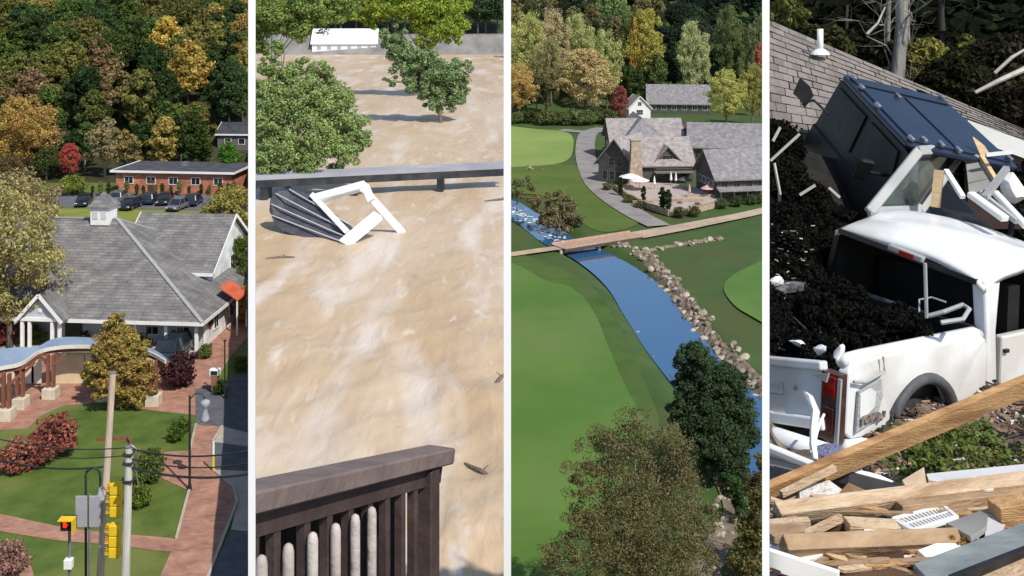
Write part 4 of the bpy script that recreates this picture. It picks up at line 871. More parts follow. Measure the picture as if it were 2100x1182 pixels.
# ---- timber bridge
a, b = g3(1145, 512), g3(1306, 486); a.z = b.z = Z3 + .45; o = thing('timber_bridge', 'long low timber bridge carrying the tan path over the stream', 'bridge', (a + b) / 2 - Vector((0, 0, 1.6)))
plank = pm('bridge_plank', (0.36, 0.235, 0.165), (0.46, 0.32, 0.24), scale=1.5, island=.15); d = (b - a).normalized(); sd_ = Vector((d.y, -d.x, 0)); Lb = (b - a).length
npl = 60
for i in range(npl):
    c = a + d * Lb * (i + .5) / npl; MB().beam(c - sd_ * 2.1, c + sd_ * 2.1, Lb / npl * .9, .1).build('plank', plank, o)
for s in (-2.0, 2.0):
    MB().beam(a + sd_ * s + Vector((0, 0, -.3)), b + sd_ * s + Vector((0, 0, -.3)), .25, .45).build('girder', pm('bridge_dark', (.06, .045, .035), (.09, .07, .055)) if 'bridge_dark' not in MATS else MATS['bridge_dark'], o)
    MB().beam(a + sd_ * s * 1.04 + Vector((0, 0, .2)), b + sd_ * s * 1.04 + Vector((0, 0, .2)), .2, .3).build('kerb_beam', plank, o)
for t in (.03, .5, .97): c = a.lerp(b, t); MB().box(c + Vector((0, 0, -1.2)), (.5, 3.6, 1.7)).build('abutment', pm('abutment', (.36, .34, .3), (.45, .42, .38)) if 'abutment' not in MATS else MATS['abutment'], o)
# ---- rocks along the banks
rmesh = [rock_mesh(i) for i in range(7)]
rmats = [pm('rock_a', (.22, .18, .135), (.34, .29, .225), scale=1.5, bump=.5), pm('rock_b', (.12, .092, .07), (.21, .165, .125), scale=1.5, bump=.5), pm('rock_c', (.32, .28, .225), (.45, .40, .33), scale=1.5, bump=.5)]
rmm = []
for i in range(7):
    for k in range(3):
        c = rmesh[i].copy(); c.materials.append(rmats[k]); rmm.append(c)
rg = random.Random(77)
def rocks(pts, n, spread, smin, smax, where):
    q = smoothpts([tuple(g3(*p)) for p in pts], 8)
    for i in range(n):
        t = rg.random() * (len(q) - 1.001); j = int(t); c = q[j].lerp(q[j + 1], t - j); s = rg.uniform(smin, smax)
        x, y = c.x + rg.gauss(0, spread), c.y + rg.gauss(0, spread); k = rg.randrange(21)
        o = bpy.data.objects.new('bank_rock', rmm[k]); link(o); o.location = (x, y, h3(x, y) + s * .25); o.scale = (s, s * rg.uniform(.7, 1.1), s * rg.uniform(.7, 1.1)); o.rotation_euler = (rg.uniform(-.3, .3), rg.uniform(-.3, .3), rg.uniform(0, 6.28))
        tag(o, '%s %s rock %s' % (['large', 'mid sized', 'small'][0 if s > .75 else (1 if s > .5 else 2)], ['tan', 'brown', 'pale'][k % 3], where), 'rock', 'rocks along the stream')
rocks([(1320, 525), (1345, 545), (1385, 590), (1420, 640)], 78, .85, .35, .85, 'on the right bank of the stream below the bridge')
rocks([(1420, 640), (1455, 690), (1500, 735), (1562, 790)], 84, .9, .35, .85, 'on the right bank beyond the putting green')
rocks([(1325, 515), (1380, 505), (1430, 497), (1478, 491)], 34, .6, .35, .85, 'in the row running right from the bridge end')
rocks([(1275, 500), (1300, 515), (1330, 535)], 22, .9, .35, .7, 'under the right end of the bridge')
rocks([(1288, 618), (1300, 640), (1312, 665), (1345, 715), (1362, 745)], 26, .35, .25, .55, 'on the left bank beside the fairway')
rocks([(1302, 633), (1345, 632), (1388, 632)], 16, .22, .25, .45, 'in the low weir across the stream')
rocks([(1478, 1000), (1500, 1045), (1492, 1090), (1465, 1130), (1448, 1185)], 40, .75, .22, .5, 'in the stony strip at the bottom right')
rocks([(1195, 527), (1225, 548)], 10, .3, .25, .5, 'at the left bank just below the bridge')
rocks([(1086, 348), (1092, 346)], 8, 1.2, .5, .9, 'in the small heap on the upper lawn')
ribbon('stony_strip', [(1478, 985), (1502, 1045), (1492, 1090), (1462, 1135), (1440, 1190)], (1.2, 2.6), rocksoil, .12)
def bankstrip(pts, w):
    q = smoothpts([tuple(g3(*p)) for p in pts], 14); V = []; K = 8; r9 = random.Random(3)
    for i, c in enumerate(q):
        t = q[min(i + 1, len(q) - 1)] - q[max(i - 1, 0)]; t.z = 0; t.normalize(); s = Vector((t.y, -t.x, 0))
        for k in range(K + 1):
            e = abs(k / K * 2 - 1); v = c + s * w * (k / K - .5) * 2 * r9.uniform(.85, 1.1); V.append((v.x, v.y, h3(v.x, v.y) - .08 + (1 - e) * r9.uniform(.1, .5)))
    o = MB().add(V, [(i * (K + 1) + k, i * (K + 1) + k + 1, (i + 1) * (K + 1) + k + 1, (i + 1) * (K + 1) + k) for i in range(len(q) - 1) for k in range(K)]).build('stony_bank', rocksoil); tag(o, kind='structure')
    if o.data.polygons[0].normal.z < 0: o.data.flip_normals()
bankstrip([(1310, 512), (1345, 545), (1385, 590), (1420, 640), (1455, 690), (1500, 735), (1575, 800)], 1.9)
bankstrip([(1325, 516), (1380, 505), (1430, 497), (1475, 491)], .9)
# ---- trees
rg = random.Random(41)
YG, TAN, GOLD, PALE, RED, GRN = (.33, .34, .10), (.38, .30, .13), (.40, .28, .085), (.32, .34, .15), (.22, .06, .045), (.12, .16, .055)
def t3(px, D, top, hw, key, c, lab, nm='broadleaf_tree'):
    x = (px - 1050) / F * D; z = h3(x, D); hgt = (ZC - top / F * D) - z; r0 = {'fine': 4.0, 'fine_egg': 3.5, 'egg': 3.3, 'round': 3.6, 'wide': 4.4, 'tall': 2.8, 'loose': 3.5, 'fine_cone': 3.2}[key]
    s = hw / F * D / r0; return tree(key, (x, D, z - .3), (s, s, hgt / 10), c, lab, name=nm, group='trees behind the lodge')
t3(1200, 388, 88, 76, 'fine_egg', TAN, 'largest tan yellow tree left of the lodge'); t3(1065, 392, 118, 42, 'fine', GOLD, 'golden tree at the left edge above the far fairway')
t3(1322, 432, 2, 52, 'fine_egg', (.30, .27, .05), 'tall yellow tree with an orange flank behind the lodge'); t3(1288, 436, 8, 30, 'fine_egg', (.13, .17, .05), 'green tree left of the tall yellow tree')
t3(1302, 430, 30, 15, 'egg', (.42, .24, .04), 'narrow orange tree in front of the tall yellow tree'); t3(1425, 428, 28, 42, 'fine', PALE, 'pale green tree standing free right of the yellow tree')
t3(1078, 425, 8, 50, 'fine', YG, 'yellow green tree high up at the left edge'); t3(1130, 430, 0, 46, 'fine', (.36, .29, .15), 'beige tree behind the largest tan tree'); t3(1190, 432, 12, 46, 'fine', (.32, .34, .12), 'light green tree above the largest tan tree')
t3(1245, 415, 45, 40, 'fine', (.31, .33, .11), 'light green tree between the tan tree and the tall yellow tree'); t3(1270, 372, 168, 24, 'fine_egg', RED, 'dark red small tree at the left of the lodge roofs')
t3(1490, 362, 132, 46, 'fine', (.36, .35, .09), 'yellow tree right of the long far roof'); t3(1543, 366, 118, 34, 'fine', (.25, .24, .06), 'olive yellow tree at the right edge behind the lodge'); t3(1558, 395, 82, 20, 'egg', (.33, .09, .05), 'red tipped tree at the right edge')
t3(1500, 440, -5, 42, 'fine', (.11, .14, .045), 'dim green tall tree at the upper right'); t3(1555, 438, 10, 30, 'fine', (.16, .18, .07), 'grey green tree in the upper right corner'); t3(1290, 418, 125, 34, 'round', (.045, .07, .02), 'dark green tree behind the red tree')
t3(1120, 408, 60, 40, 'fine', (.24, .22, .09), 'thin tan tree left of the largest tan tree'); t3(1345, 425, 95, 30, 'round', (.08, .115, .03), 'dark green tree under the tall yellow tree'); t3(1100, 405, 135, 30, 'round', (.10, .10, .04), 'dim olive tree below the thin tan tree')
for i in range(15):
    px = 1045 + i * 14.5; D = 372 + rg.uniform(-6, 6); x = (px - 1050) / F * D; s = rg.uniform(2.2, 4.2)
    tree('bush', (x, D, h3(x, D)), s, jit((.085, .11, .035), rg, .4), 'rounded shrub in the hedge row below the tan tree, %s' % ('left end' if i < 5 else ('middle' if i < 10 else 'right end')), 'shrub', 'hedge_shrub', 'hedge row above the far fairway', parts=('foliage', 'stem'))
D = 446.0
while D < 552:
    n = int(540 / F * D / 11.5)
    for i in range(n):
        px = 1036 + 540 * (i + rg.uniform(.1, .9)) / n; d = D + rg.uniform(-4, 4); x = (px - 1050) / F * d; s = rg.uniform(1.5, 2.2)
        dark = px > 1340 or rg.random() < .4; c = (.030, .050, .026) if dark else rg.choice([GRN, (.13, .13, .04), (.18, .15, .06)])
        side = 'left' if px < 1215 else ('centre' if px < 1390 else 'right')
        tree(rg.choice(['round', 'egg', 'wide', 'tall']), (x, d, h3(x, d)), s, jit(c, rg, .25), '%s tree in the far wood behind the lodge, %s, row at %s' % ('dark' if dark else 'lighter', side, 'the front' if D < 480 else ('mid depth' if D < 540 else 'the back')), group='far wood behind the lodge')
    D += 13
# foreground trees
def b3(px, py): return g3(px, py)
blob_tree('bare_willow', 'wide half bare tan tree filling the bottom foreground of the golf course', Vector((W(1310, 0, 69).x, 69, Z3)), [(1300, 885, 70, 48), (1235, 925, 69, 52), (1370, 920, 70, 52), (1190, 985, 68, 42), (1290, 975, 69, 70), (1390, 1000, 70, 58), (1190, 1075, 68, 46), (1270, 1080, 68, 80), (1370, 1090, 68, 80), (1440, 1050, 70, 42), (1150, 1150, 67, 44), (1240, 1165, 67, 60), (1340, 1175, 67, 70), (1430, 1150, 68, 50)], (.115, .105, .042), .075, 85, 14, r=.30, bark=PALEBARK, seed=14, fk=.55)
blob_tree('dark_tree', 'dense dark green tree on the left bank hanging over the stream', g3(1470, 975), [(1418, 735, 94, 34), (1440, 775, 95, 44), (1485, 790, 95, 48), (1395, 790, 94, 24), (1440, 840, 95, 54), (1500, 845, 96, 46), (1400, 850, 94, 30), (1475, 900, 95, 52), (1525, 890, 96, 30), (1425, 910, 94, 34), (1500, 955, 95, 34), (1450, 955, 95, 30), (1520, 935, 96, 22)], (.038, .062, .026), .13, 130, 34, r=.28, seed=15, fk=.6)
blob_tree('dark_bush', 'dark green bush beside the stony strip at the bottom right', g3(1510, 1062), [(1505, 1005, 88, 26), (1520, 1035, 88, 24), (1495, 985, 88, 18)], (.035, .07, .018), .11, 110, 30, r=.12, seed=16, cat='bush')
blob_tree('brown_bush', 'olive brown bush in the bottom right corner beside the stony strip', g3(1575, 1150), [(1555, 1010, 80, 36), (1560, 1080, 80, 42), (1545, 1150, 79, 46), (1570, 960, 80, 26)], (.11, .095, .03), .13, 70, 26, r=.2, seed=17, cat='bush')
blob_tree('stream_bush', 'round olive brown bush by the stream above the bridge', g3(1150, 478), [(1150, 452, 202, 30), (1125, 450, 202, 22), (1172, 458, 202, 20), (1130, 430, 202, 26), (1172, 438, 202, 24), (1110, 412, 204, 22), (1155, 415, 203, 24), (1085, 398, 205, 18)], (.15, .125, .06), .2, 130, 24, r=.12, seed=18, fk=.3, cat='bush')
blob_tree('stream_bush', 'low grey green thicket at the left edge by the upper stream', g3(1060, 415), [(1056, 385, 226, 20), (1075, 380, 226, 18), (1050, 395, 225, 16)], (.11, .12, .05), .2, 120, 24, r=.1, seed=19, fk=.3, cat='bush')
# ---- the lodge
lroof = rowmat('lodge_shingle', (.30, .265, .26), (.37, .33, .32), (.23, .205, .2), .8, .4, mortar=.1); lroof2 = rowmat('lodge_shingle_grey', (.215, .205, .215), (.28, .265, .275), (.17, .16, .165), .8, .4, mortar=.1)
lwall = pm('lodge_timber', (.060, .062, .060), (.095, .095, .09), scale=.8, stretch=(1, 1, 4)); lstone = rowmat('lodge_stone', (.34, .26, .19), (.46, .37, .28), (.25, .2, .15), .7, .35, swap=True); ltrim = pm('lodge_trim', (.20, .17, .145), (.25, .21, .18))
o = thing('lodge', 'rambling dark timber lodge with many grey gabled roofs and a stone chimney', 'building', g3(1400, 420)); LG = o
def fr3(px, py, rz): return Matrix.Translation(g3(px, py)) @ Matrix.Rotation(R(rz), 4, 'Z')
M = fr3(1470, 414, 10)                                     # near right wing
gable(M, o, 0, 19, 0, 13, 0, 5.4, 5.2, lwall, lroof2, ov=.8, name='wing_roof', trim=ltrim, wall_name='wing_wall')
for i in range(6): window(M, o, (1.8 + 2.9 * i, -.03, 3.9), 1.5, 1.4, fm=ltrim, bars=(2, 2))
for i in range(6): window(M, o, (1.8 + 2.9 * i, -.03, 1.3), 1.4, 1.3, fm=ltrim, bars=(2, 2))
for i in range(4): window(M, o, (-.03, 2.6 + 2.6 * i, 3.6), 1.5, 1.5, ax='-y', fm=WHITE, bars=(2, 1))
MB(M).slab([(-.2, -2.2, 2.5), (19.2, -2.2, 2.5), (19.2, -.05, 3.1), (-.2, -.05, 3.1)], (0, 0, .16)).build('porch_roof', lroof2, o)
for i in range(7): MB(M).box((.2 + 3.1 * i, -2.0, 1.25), (.24, .24, 2.5)).build('porch_post', lwall, o)
M = fr3(1338, 376, 4)                                      # middle cross roof
gable(M, o, -7, 10, 0, 13, 0, 4.8, 5.6, lwall, lroof, ov=.8, name='middle_roof', trim=ltrim, wall_name='middle_wall')
for i in range(4): window(M, o, (.5 + 2.4 * i, -.03, 2.6), 1.6, 2.2, fm=ltrim, bars=(2, 2))
MB(M).box((5, -1.4, 2.9), (9.5, 2.6, .18)).build('balcony', ltrim, o)
for i in range(13): MB(M).box((.4 + .77 * i, -2.6, 3.4), (.08, .08, .9)).build('baluster', lwall, o)
MB(M).beam((.2, -2.6, 3.9), (9.8, -2.6, 3.9), .12, .1).build('handrail', ltrim, o)
Mp = fr3(1262, 378, -32) @ Matrix.Rotation(R(-90), 4, 'Z')    # left front gable
gable(Mp, o, -14, 0, -4.6, 4.6, 0, 5.6, 5.4, lwall, lroof, ov=.9, name='gable_roof', trim=ltrim, wall_name='gable_wall')
for y in (-2.8, -.9, .9, 2.8): window(Mp, o, (.03, y, 2.0), 1.3, 2.2, ax='y', fm=ltrim, bars=(1, 2))
for y in (-1.1, 1.1): window(Mp, o, (.03, y, 5.4), 1.5, 1.8, ax='y', fm=ltrim, bars=(1, 2))
Mc = fr3(1304, 384, 8)                                     # stone chimney
ch = MB(Mc).add([(-1.9, -.4, 0), (1.9, -.4, 0), (1.9, 1.4, 0), (-1.9, 1.4, 0), (-1.3, -.3, 6.5), (1.3, -.3, 6.5), (1.3, 1.3, 6.5), (-1.3, 1.3, 6.5), (-1.1, -.2, 11.2), (1.1, -.2, 11.2), (1.1, 1.2, 11.2), (-1.1, 1.2, 11.2)], [(0, 1, 5, 4), (1, 2, 6, 5), (2, 3, 7, 6), (3, 0, 4, 7), (4, 5, 9, 8), (5, 6, 10, 9), (6, 7, 11, 10), (7, 4, 8, 11), (8, 9, 10, 11), (3, 2, 1, 0)]).build('chimney', lstone, o)
MB(Mc).box((0, .5, 11.35), (2.6, 1.8, .3)).build('chimney_cap', conc, ch)
Mq = fr3(1366, 372, 6) @ Matrix.Rotation(R(-90), 4, 'Z')     # small dark front gable
gable(Mq, o, -9, 1.5, -3.0, 3.0, 0, 5.6, 3.2, lwall, lroof, ov=.6, name='small_gable_roof', trim=ltrim, wall_name='small_gable_wall')
window(Mq, o, (1.53, 0, 5.6), 2.4, 2.0, ax='y', fm=ltrim, bars=(3, 1)); window(Mq, o, (1.53, 0, 2.4), 3.0, 2.0, ax='y', fm=ltrim, bars=(3, 1))
M = fr3(1300, 330, 2)                                      # large rear roof
gable(M, o, -6, 14, 0, 17, 0, 5.2, 5.6, lwall, lroof, ov=.9, name='rear_roof', trim=ltrim, wall_name='rear_wall')
for i in range(3): window(M, o, (-6.03, 4 + 4 * i, 3.2), 1.5, 1.6, ax='-y', fm=WHITE, bars=(2, 2))
M2_ = M @ Matrix.Translation((3, 6, 0)) @ Matrix.Rotation(R(-90), 4, 'Z')
gable(M2_, o, -14, 6.6, -5, 5, 0, 6.8, 4.6, lwall, lroof2, ov=.6, name='cross_roof', trim=ltrim, wall_name='cross_wall', hip=(0, 4.5))
MB(M).lathe((16.0, 6.5, 5.0), [(3.9, 0), (3.9, .2), (2.6, 2.6), (1.2, 4.4), (.1, 5.2)], 14).build('turret_roof', pm('brown_shingle', (.07, .05, .05), (.11, .085, .08), scale=1), o); MB(M).lathe((16.0, 6.5, 0), [(3.2, 0), (3.2, 5.05)], 14).build('turret_wall', lwall, o)
M = fr3(1452, 336, -12)                                     # rear right roof
gable(M, o, -5, 14, 0, 14, 0, 5.0, 5.4, lwall, lroof2, ov=.9, name='right_roof', trim=ltrim, wall_name='right_wall')
for i in range(4): window(M, o, (-2.5 + 4.2 * i, -.03, 2.6), 1.7, 1.9, fm=ltrim, bars=(2, 2))
for y in (4, 10): window(M, o, (14.03, y, 3.0), 1.6, 1.8, ax='y', fm=WHITE, bars=(2, 2))
# far long building and its gabled annexe
M = Matrix.Translation(W(1322, 0, 392) * Vector((1, 1, 0)) + Vector((0, 0, Z3))) if False else Matrix.Translation((W(1330, 0, 405).x, 405, Z3)) @ Matrix.Rotation(R(-7), 4, 'Z')
o = thing('long_outbuilding', 'long outbuilding with a broad pale grey roof behind the lodge', 'building', M.translation)
gable(M, o, 0, 24, 0, 18, 0, 4.4, 6.4, lwall, lroof2, ov=.9, trim=ltrim)
for i in range(6): window(M, o, (2 + 4 * i, -.03, 2.4), 1.8, 1.6, fm=WHITE, bars=(2, 2))
M = Matrix.Translation((W(1312, 0, 388).x, 388, Z3)) @ Matrix.Rotation(R(8), 4, 'Z') @ Matrix.Rotation(R(-90), 4, 'Z')
o = thing('white_gabled_cottage', 'small white gabled cottage in front of the long outbuilding', 'building', M.translation)
gable(M, o, -9, 0, -4.2, 4.2, 0, 4.2, 4.2, WHITE, lroof, ov=.6, trim=WHITE); window(M, o, (.03, 0, 2.4), 2.4, 1.8, ax='y', bars=(3, 2)); window(M, o, (.03, 0, 5.6), 1.4, 1.4, ax='y', bars=(2, 2))
# entrance tent
b = g3(1522, 306); o = thing('white_canopy', 'white peaked canopy beside the rear right roof of the lodge', 'canopy', b)
m = MB(); m.lathe(b + Vector((0, 0, 2.6)), [(3.0, 0), (2.9, .25), (1.2, 1.6), (.45, 3.2), (.08, 4.6)], 12); m.build('fabric_top', WHITE, o)
for s in (-1, 1):
    for t in (-1, 1): MB().tube([b + Vector((s * 2, t * 2, 0)), b + Vector((s * 2, t * 2, 2.7))], .08, 6).build('pole', WHITE, o)
# ---- terrace with low stone walls, parasols, cypresses
o = thing('terrace', 'paved terrace with low stone walls before the lodge', 'terrace', g3(1370, 425)); pv = pm('terrace_paving', (.36, .29, .25), (.46, .38, .33), scale=.8, world=True)
tp = [g3(*q) for q in ((1262, 392), (1290, 412), (1330, 430), (1372, 444), (1420, 440), (1478, 424), (1470, 400), (1380, 384), (1300, 380))]
MB().slab([q + Vector((0, 0, .05)) for q in tp], (0, 0, .8)).build('paving', pv, o)
for q0, q1 in zip(tp[:5], tp[1:6]):
    MB().beam(q0 + Vector((0, 0, .75)), q1 + Vector((0, 0, .75)), .5, 1.3).build('low_wall', lstone, o)
for px, py, w in ((1340, 425, 9), (1405, 422, 8), (1440, 412, 7)): c = g3(px, py); MB().box(c + Vector((0, 0, 1.1)), (w, .4, .7)).build('inner_wall', lstone, o)
def parasol(px, py, r, hgt, closed, mat, lab):
    b = g3(px, py) + Vector((0, 0, .8)); o = thing('parasol', lab, 'parasol', b, 0, 'parasols on the terrace'); MB().tube([b, b + Vector((0, 0, hgt))], .06, 6).build('pole', ltrim, o)
    if closed: MB().lathe(b + Vector((0, 0, hgt * .35)), [(.1, 0), (.34, .2), (.22, hgt * .4), (.04, hgt * .66)], 8).build('canopy', mat, o)
    else: MB().lathe(b + Vector((0, 0, hgt - .7)), [(r, 0), (r * .98, .08), (r * .5, .5), (.05, .85)], 10).build('canopy', mat, o)
parasol(1292, 392, 2.6, 3.2, 0, WHITE, 'large open white parasol left on the terrace'); parasol(1312, 398, 2.3, 3.0, 0, WHITE, 'open white parasol right of the largest one')
parasol(1342, 396, 1, 3.2, 1, WHITE, 'closed white parasol near the chimney'); parasol(1376, 388, 1, 3.4, 1, WHITE, 'closed white parasol below the balcony, left of two'); parasol(1386, 389, 1, 3.4, 1, WHITE, 'closed white parasol below the balcony, right of two')
parasol(1414, 412, 1, 3.0, 1, pm('rose_fabric', (.55, .3, .3), (.6, .36, .36)), 'closed rose parasol on the right part of the terrace'); parasol(1404, 395, 1.7, 2.8, 0, pm('dark_fabric', (.10, .07, .08), (.14, .1, .1)), 'dark open parasol before the wing'); parasol(1450, 412, 1.5, 2.6, 0, MATS['rose_fabric'], 'rose open parasol at the right end of the terrace')
for px, py, s, lab in ((1273, 404, .55, 'slim dark cypress left of the terrace'), (1320, 420, .5, 'slim dark cypress at the terrace wall, middle'), (1358, 438, .68, 'tall slim cypress at the terrace front, left of the pair'), (1370, 442, .66, 'tall slim cypress at the terrace front, right of the pair')):
    tree('column', g3(px, py), (s * 1.05, s * 1.05, s), (.022, .042, .014), lab, 'cypress', 'cypress', 'cypresses at the terrace', parts=('foliage', 'stem'))
for i, (px, py, s, c) in enumerate(((1290, 418, 1.5, (.09, .11, .03)), (1310, 428, 1.3, (.10, .10, .03)), (1395, 446, 1.6, (.06, .08, .025)), (1425, 444, 1.6, (.09, .09, .03)), (1480, 428, 1.6, (.07, .09, .03)), (1510, 424, 1.7, (.05, .075, .025)), (1540, 420, 1.6, (.07, .09, .03)), (1556, 418, 1.5, (.06, .08, .02)), (1245, 392, 1.4, (.10, .10, .04)), (1432, 428, 1.0, (.20, .07, .07)), (1395, 425, .9, (.2, .09, .09)), (1375, 410, .8, (.07, .09, .03)))):
    tree('bush', g3(px, py), s, c, '%s shrub in the beds round the lodge terrace, %s of the cypress pair' % (['green', 'olive', 'rosy'][0 if c[1] > c[0] * 1.1 else (2 if c[0] > .15 else 1)], 'left' if px < 1360 else 'right'), 'shrub', 'terrace_shrub', 'shrubs round the terrace', parts=('foliage', 'stem'))
# ================================================================ place 4: wrecked cars and broken timber after the flood
CUR[0] = 4; Z4 = ZC - 3.5
rg = random.Random(91); nr4 = np.random.default_rng(91)
def h4(x, y):
    z = Z4 + .05 * math.sin(x * 5.1 + y) * math.cos(y * 4.3) + .04 * math.sin(x * 11 - y * 7)
    if y < 6.9: z += .16 * (6.9 - y)
    if y > 12.5: z -= .45 * (y - 12.5) * min(1, (y - 12.5) / 3)
    return max(z, Z4 - 6.5)
soil = pm('muddy_ground', (0.09, 0.062, 0.042), (0.17, 0.125, 0.09), scale=2.2, world=True, bump=1.0, bscale=9, c3=(0.24, 0.19, 0.15), s3=3.5)
sector('debris_ground', 1576, 2600, list(np.linspace(4.2, 14, 90)) + list(np.linspace(14.5, 33, 30)), h4, soil, 90)
k = (1579 - 1050) / F; m = MB(); m.slab([(k * 4.2, 4.2, Z4 + .1), (k * 30, 30, Z4 - 7), (k * 30, 30, Z4 - 44), (k * 4.2, 4.2, Z4 - 44)], (.35, 0, 0)); tag(m.build('cut_bank', pm('earth_bank', (.12, .09, .065), (.2, .15, .11), scale=.5, world=True, bump=.6)), kind='structure')
# ---- dark wood behind, its shade put into the brush and evergreen colours
def bare_tree(key, seed, h, r):
    rng = np.random.default_rng(seed); m = MB(); pts = [Vector((rng.normal() * .004 * h, rng.normal() * .004 * h, h * i / 7)) for i in range(8)]; pts[0].z = -.4
    m.tube(pts, [r * (1.15 - .9 * i / 7) for i in range(8)], 8)
    b = MB()
    for i in range(34):
        z = rng.uniform(.12, .97) * h; a = rng.uniform(0, 6.28); L = h * rng.uniform(.06, .17); p0 = Vector(pts[int(z / h * 7)]); p0.z = z; d = Vector((math.cos(a), math.sin(a), rng.uniform(.1, 1.1))).normalized()
        pp = [p0]
        for k in range(4): d = (d + Vector(rng.normal(size=3)) * .38).normalized(); pp.append(pp[-1] + d * L * .3)
        b.tube(pp, [r * .15, r * .10, r * .07, r * .045, r * .015], 4)
        for j in range(5):
            k = int(rng.integers(1, 4)); e = (d + Vector(rng.normal(size=3)) * .8).normalized(); p1 = pp[k] + e * L * .22; b.tube([pp[k], p1, p1 + (e + Vector(rng.normal(size=3)) * .5) * L * .18], [r * .045, r * .03, r * .01], 3)
    return m, b
btm = [pm('wood_bark_pale', (.17, .165, .145), (.33, .32, .29), scale=2, stretch=(4, 4, .7), bump=.6), pm('wood_bark_dark', (.022, .02, .016), (.055, .048, .04), scale=2, stretch=(4, 4, .7), bump=.6)]
bmesh_ = []
for i in range(5):
    m, b = bare_tree('b', 50 + i, 11, .15); mm = []
    for q, nm in ((m, 'trunk'), (b, 'branches')):
        me = bpy.data.meshes.new(nm); me.from_pydata([tuple(v) for v in q.v], [], q.f); me.update(); me.shade_smooth(); mm.append(me)
    bmesh_.append(mm)
def bare(px, D, s, pale, lab, rz=None):
    x = (px - 1050) / F * D; o = thing('bare_tree', lab, 'tree', (x, D, h4(x, D) - .1), rg.uniform(0, 6.28), 'bare trees in the dark wood'); o.scale = s if hasattr(s, '__len__') else (s,) * 3
    i = rg.randrange(5)
    for me, nm in zip(bmesh_[i], ('trunk', 'branches')):
        c = me.copy(); c.materials.append(btm[0 if pale else 1]); link(bpy.data.objects.new(nm, c), o)
bare(1846, 19.5, (1.25, 1.25, 1.0), 1, 'thick pale grey trunk standing behind the black car'); bare(1862, 20.5, (.55, .55, .95), 1, 'slim pale trunk close right of the thick grey trunk'); bare(1822, 20, (.6, .6, .9), 1, 'slim pale trunk close left of the thick grey trunk')
for px, D, s, pale, lab in ((1930, 21, .9, 0, 'dark trunk right of the pale trunks'), (1965, 23, .8, 0, 'dark thin trunk in the middle of the wood'), (2005, 22, .55, 1, 'pale forked thin tree in the right half of the wood'), (2065, 21, .5, 1, 'pale thin tree near the right edge of the wood'), (2090, 24, .7, 0, 'dark trunk at the right edge of the wood'), (1625, 24, .8, 0, 'dark trunk above the shingle roof at the left'), (1650, 26, .6, 1, 'greyish thin trunk above the vent pipe'), (1700, 25, .8, 0, 'dark trunk over the left roof slope'), (1740, 22, .7, 0, 'dark trunk left of the slim pale trunk'), (1780, 26, .8, 0, 'dark trunk behind the left pale trunk'), (1895, 27, .9, 0, 'dark trunk behind the right pale trunk'), (2035, 28, .9, 0, 'dark trunk deep in the right of the wood'), (1590, 28, .8, 0, 'dark trunk at the left edge of the wood')):
    bare(px, D, s, pale, lab)
for i in range(34):  # near-black leaves: the shade under the trees is painted in
    px = 1575 + i * 17 + rg.uniform(-8, 8); D = 23.8 + .9 * (i % 2) + rg.uniform(-.4, .4); x = (px - 1050) / F * D; s = rg.uniform(.85, 1.1)
    tree(rg.choice(['egg', 'tall', 'cone']), (x, D, h4(x, D)), (s * 1.15, s * 1.15, (ZC + rg.uniform(.15, .6) - h4(x, D)) / 10), jit((.010, .013, .006), rg, .3), 'evergreen coloured dark for shade, closing the wood behind, %s row, %s' % ('back' if i % 2 else 'front', ['far left', 'left', 'left of the thick pale trunk', 'right of the thick pale trunk', 'right', 'far right'][min(5, i // 6)]), name='shaded_evergreen', group='dark evergreens behind the wreck')
for px, py, D, r, c, lab in ((1612, 30, 22, 34, (.12, .13, .03), 'yellow green bush above the left end of the roof'), (1690, 95, 19, 44, (.045, .045, .016), 'olive brush right of the vent pipe'), (1770, 100, 20, 44, (.02, .02, .01), 'dark brush behind the roof ridge'), (1900, 115, 20, 36, (.17, .16, .035), 'sunlit yellow green bush right of the thick trunk'), (1985, 105, 21, 30, (.11, .12, .03), 'yellowish bush deeper in the wood'), (2060, 130, 20, 60, (.028, .026, .014), 'dark bramble behind the right roof slope'), (1960, 160, 19, 50, (.022, .022, .010), 'dark brush just above the right roof slope'), (2110, 200, 19, 60, (.035, .03, .018), 'dark bramble at the right edge')):
    base = W(px, py + r * 1.2, D); blob_tree('wood_bush', lab, base, [(px, py, D, r), (px - r * .7, py + r * .4, D, r * .7), (px + r * .7, py + r * .3, D, r * .7)], c, .06, 60, 40, r=.05, seed=int(px), cat='bush', parts=('foliage', 'stem'))
# pale broken branches
def stick(nm, lab, pts, r, mat, cat='branch', group=None):
    q = [W(*p) for p in pts]; o = MB().tube(q, r, 6).build(nm, mat, origin=q[0]); return tag(o, lab, cat, group)
palestick = pm('pale_stick', (.36, .33, .28), (.5, .46, .4), scale=4)
stick('broken_branch', 'pale broken branch leaning at the right edge above the roof', [(2000, 190, 17), (2050, 165, 17), (2110, 138, 17.3)], [.03, .04, .05], palestick); stick('broken_branch', 'pale forked twig across the right part of the wood', [(2040, 150, 17.5), (2075, 118, 17.5), (2105, 100, 17.6)], [.03, .03, .02], palestick)
stick('broken_branch', 'thin pale branch left of the thick trunk', [(1778, 70, 18.5), (1800, 48, 18.5), (1815, 15, 18.6)], [.03, .02, .015], palestick)
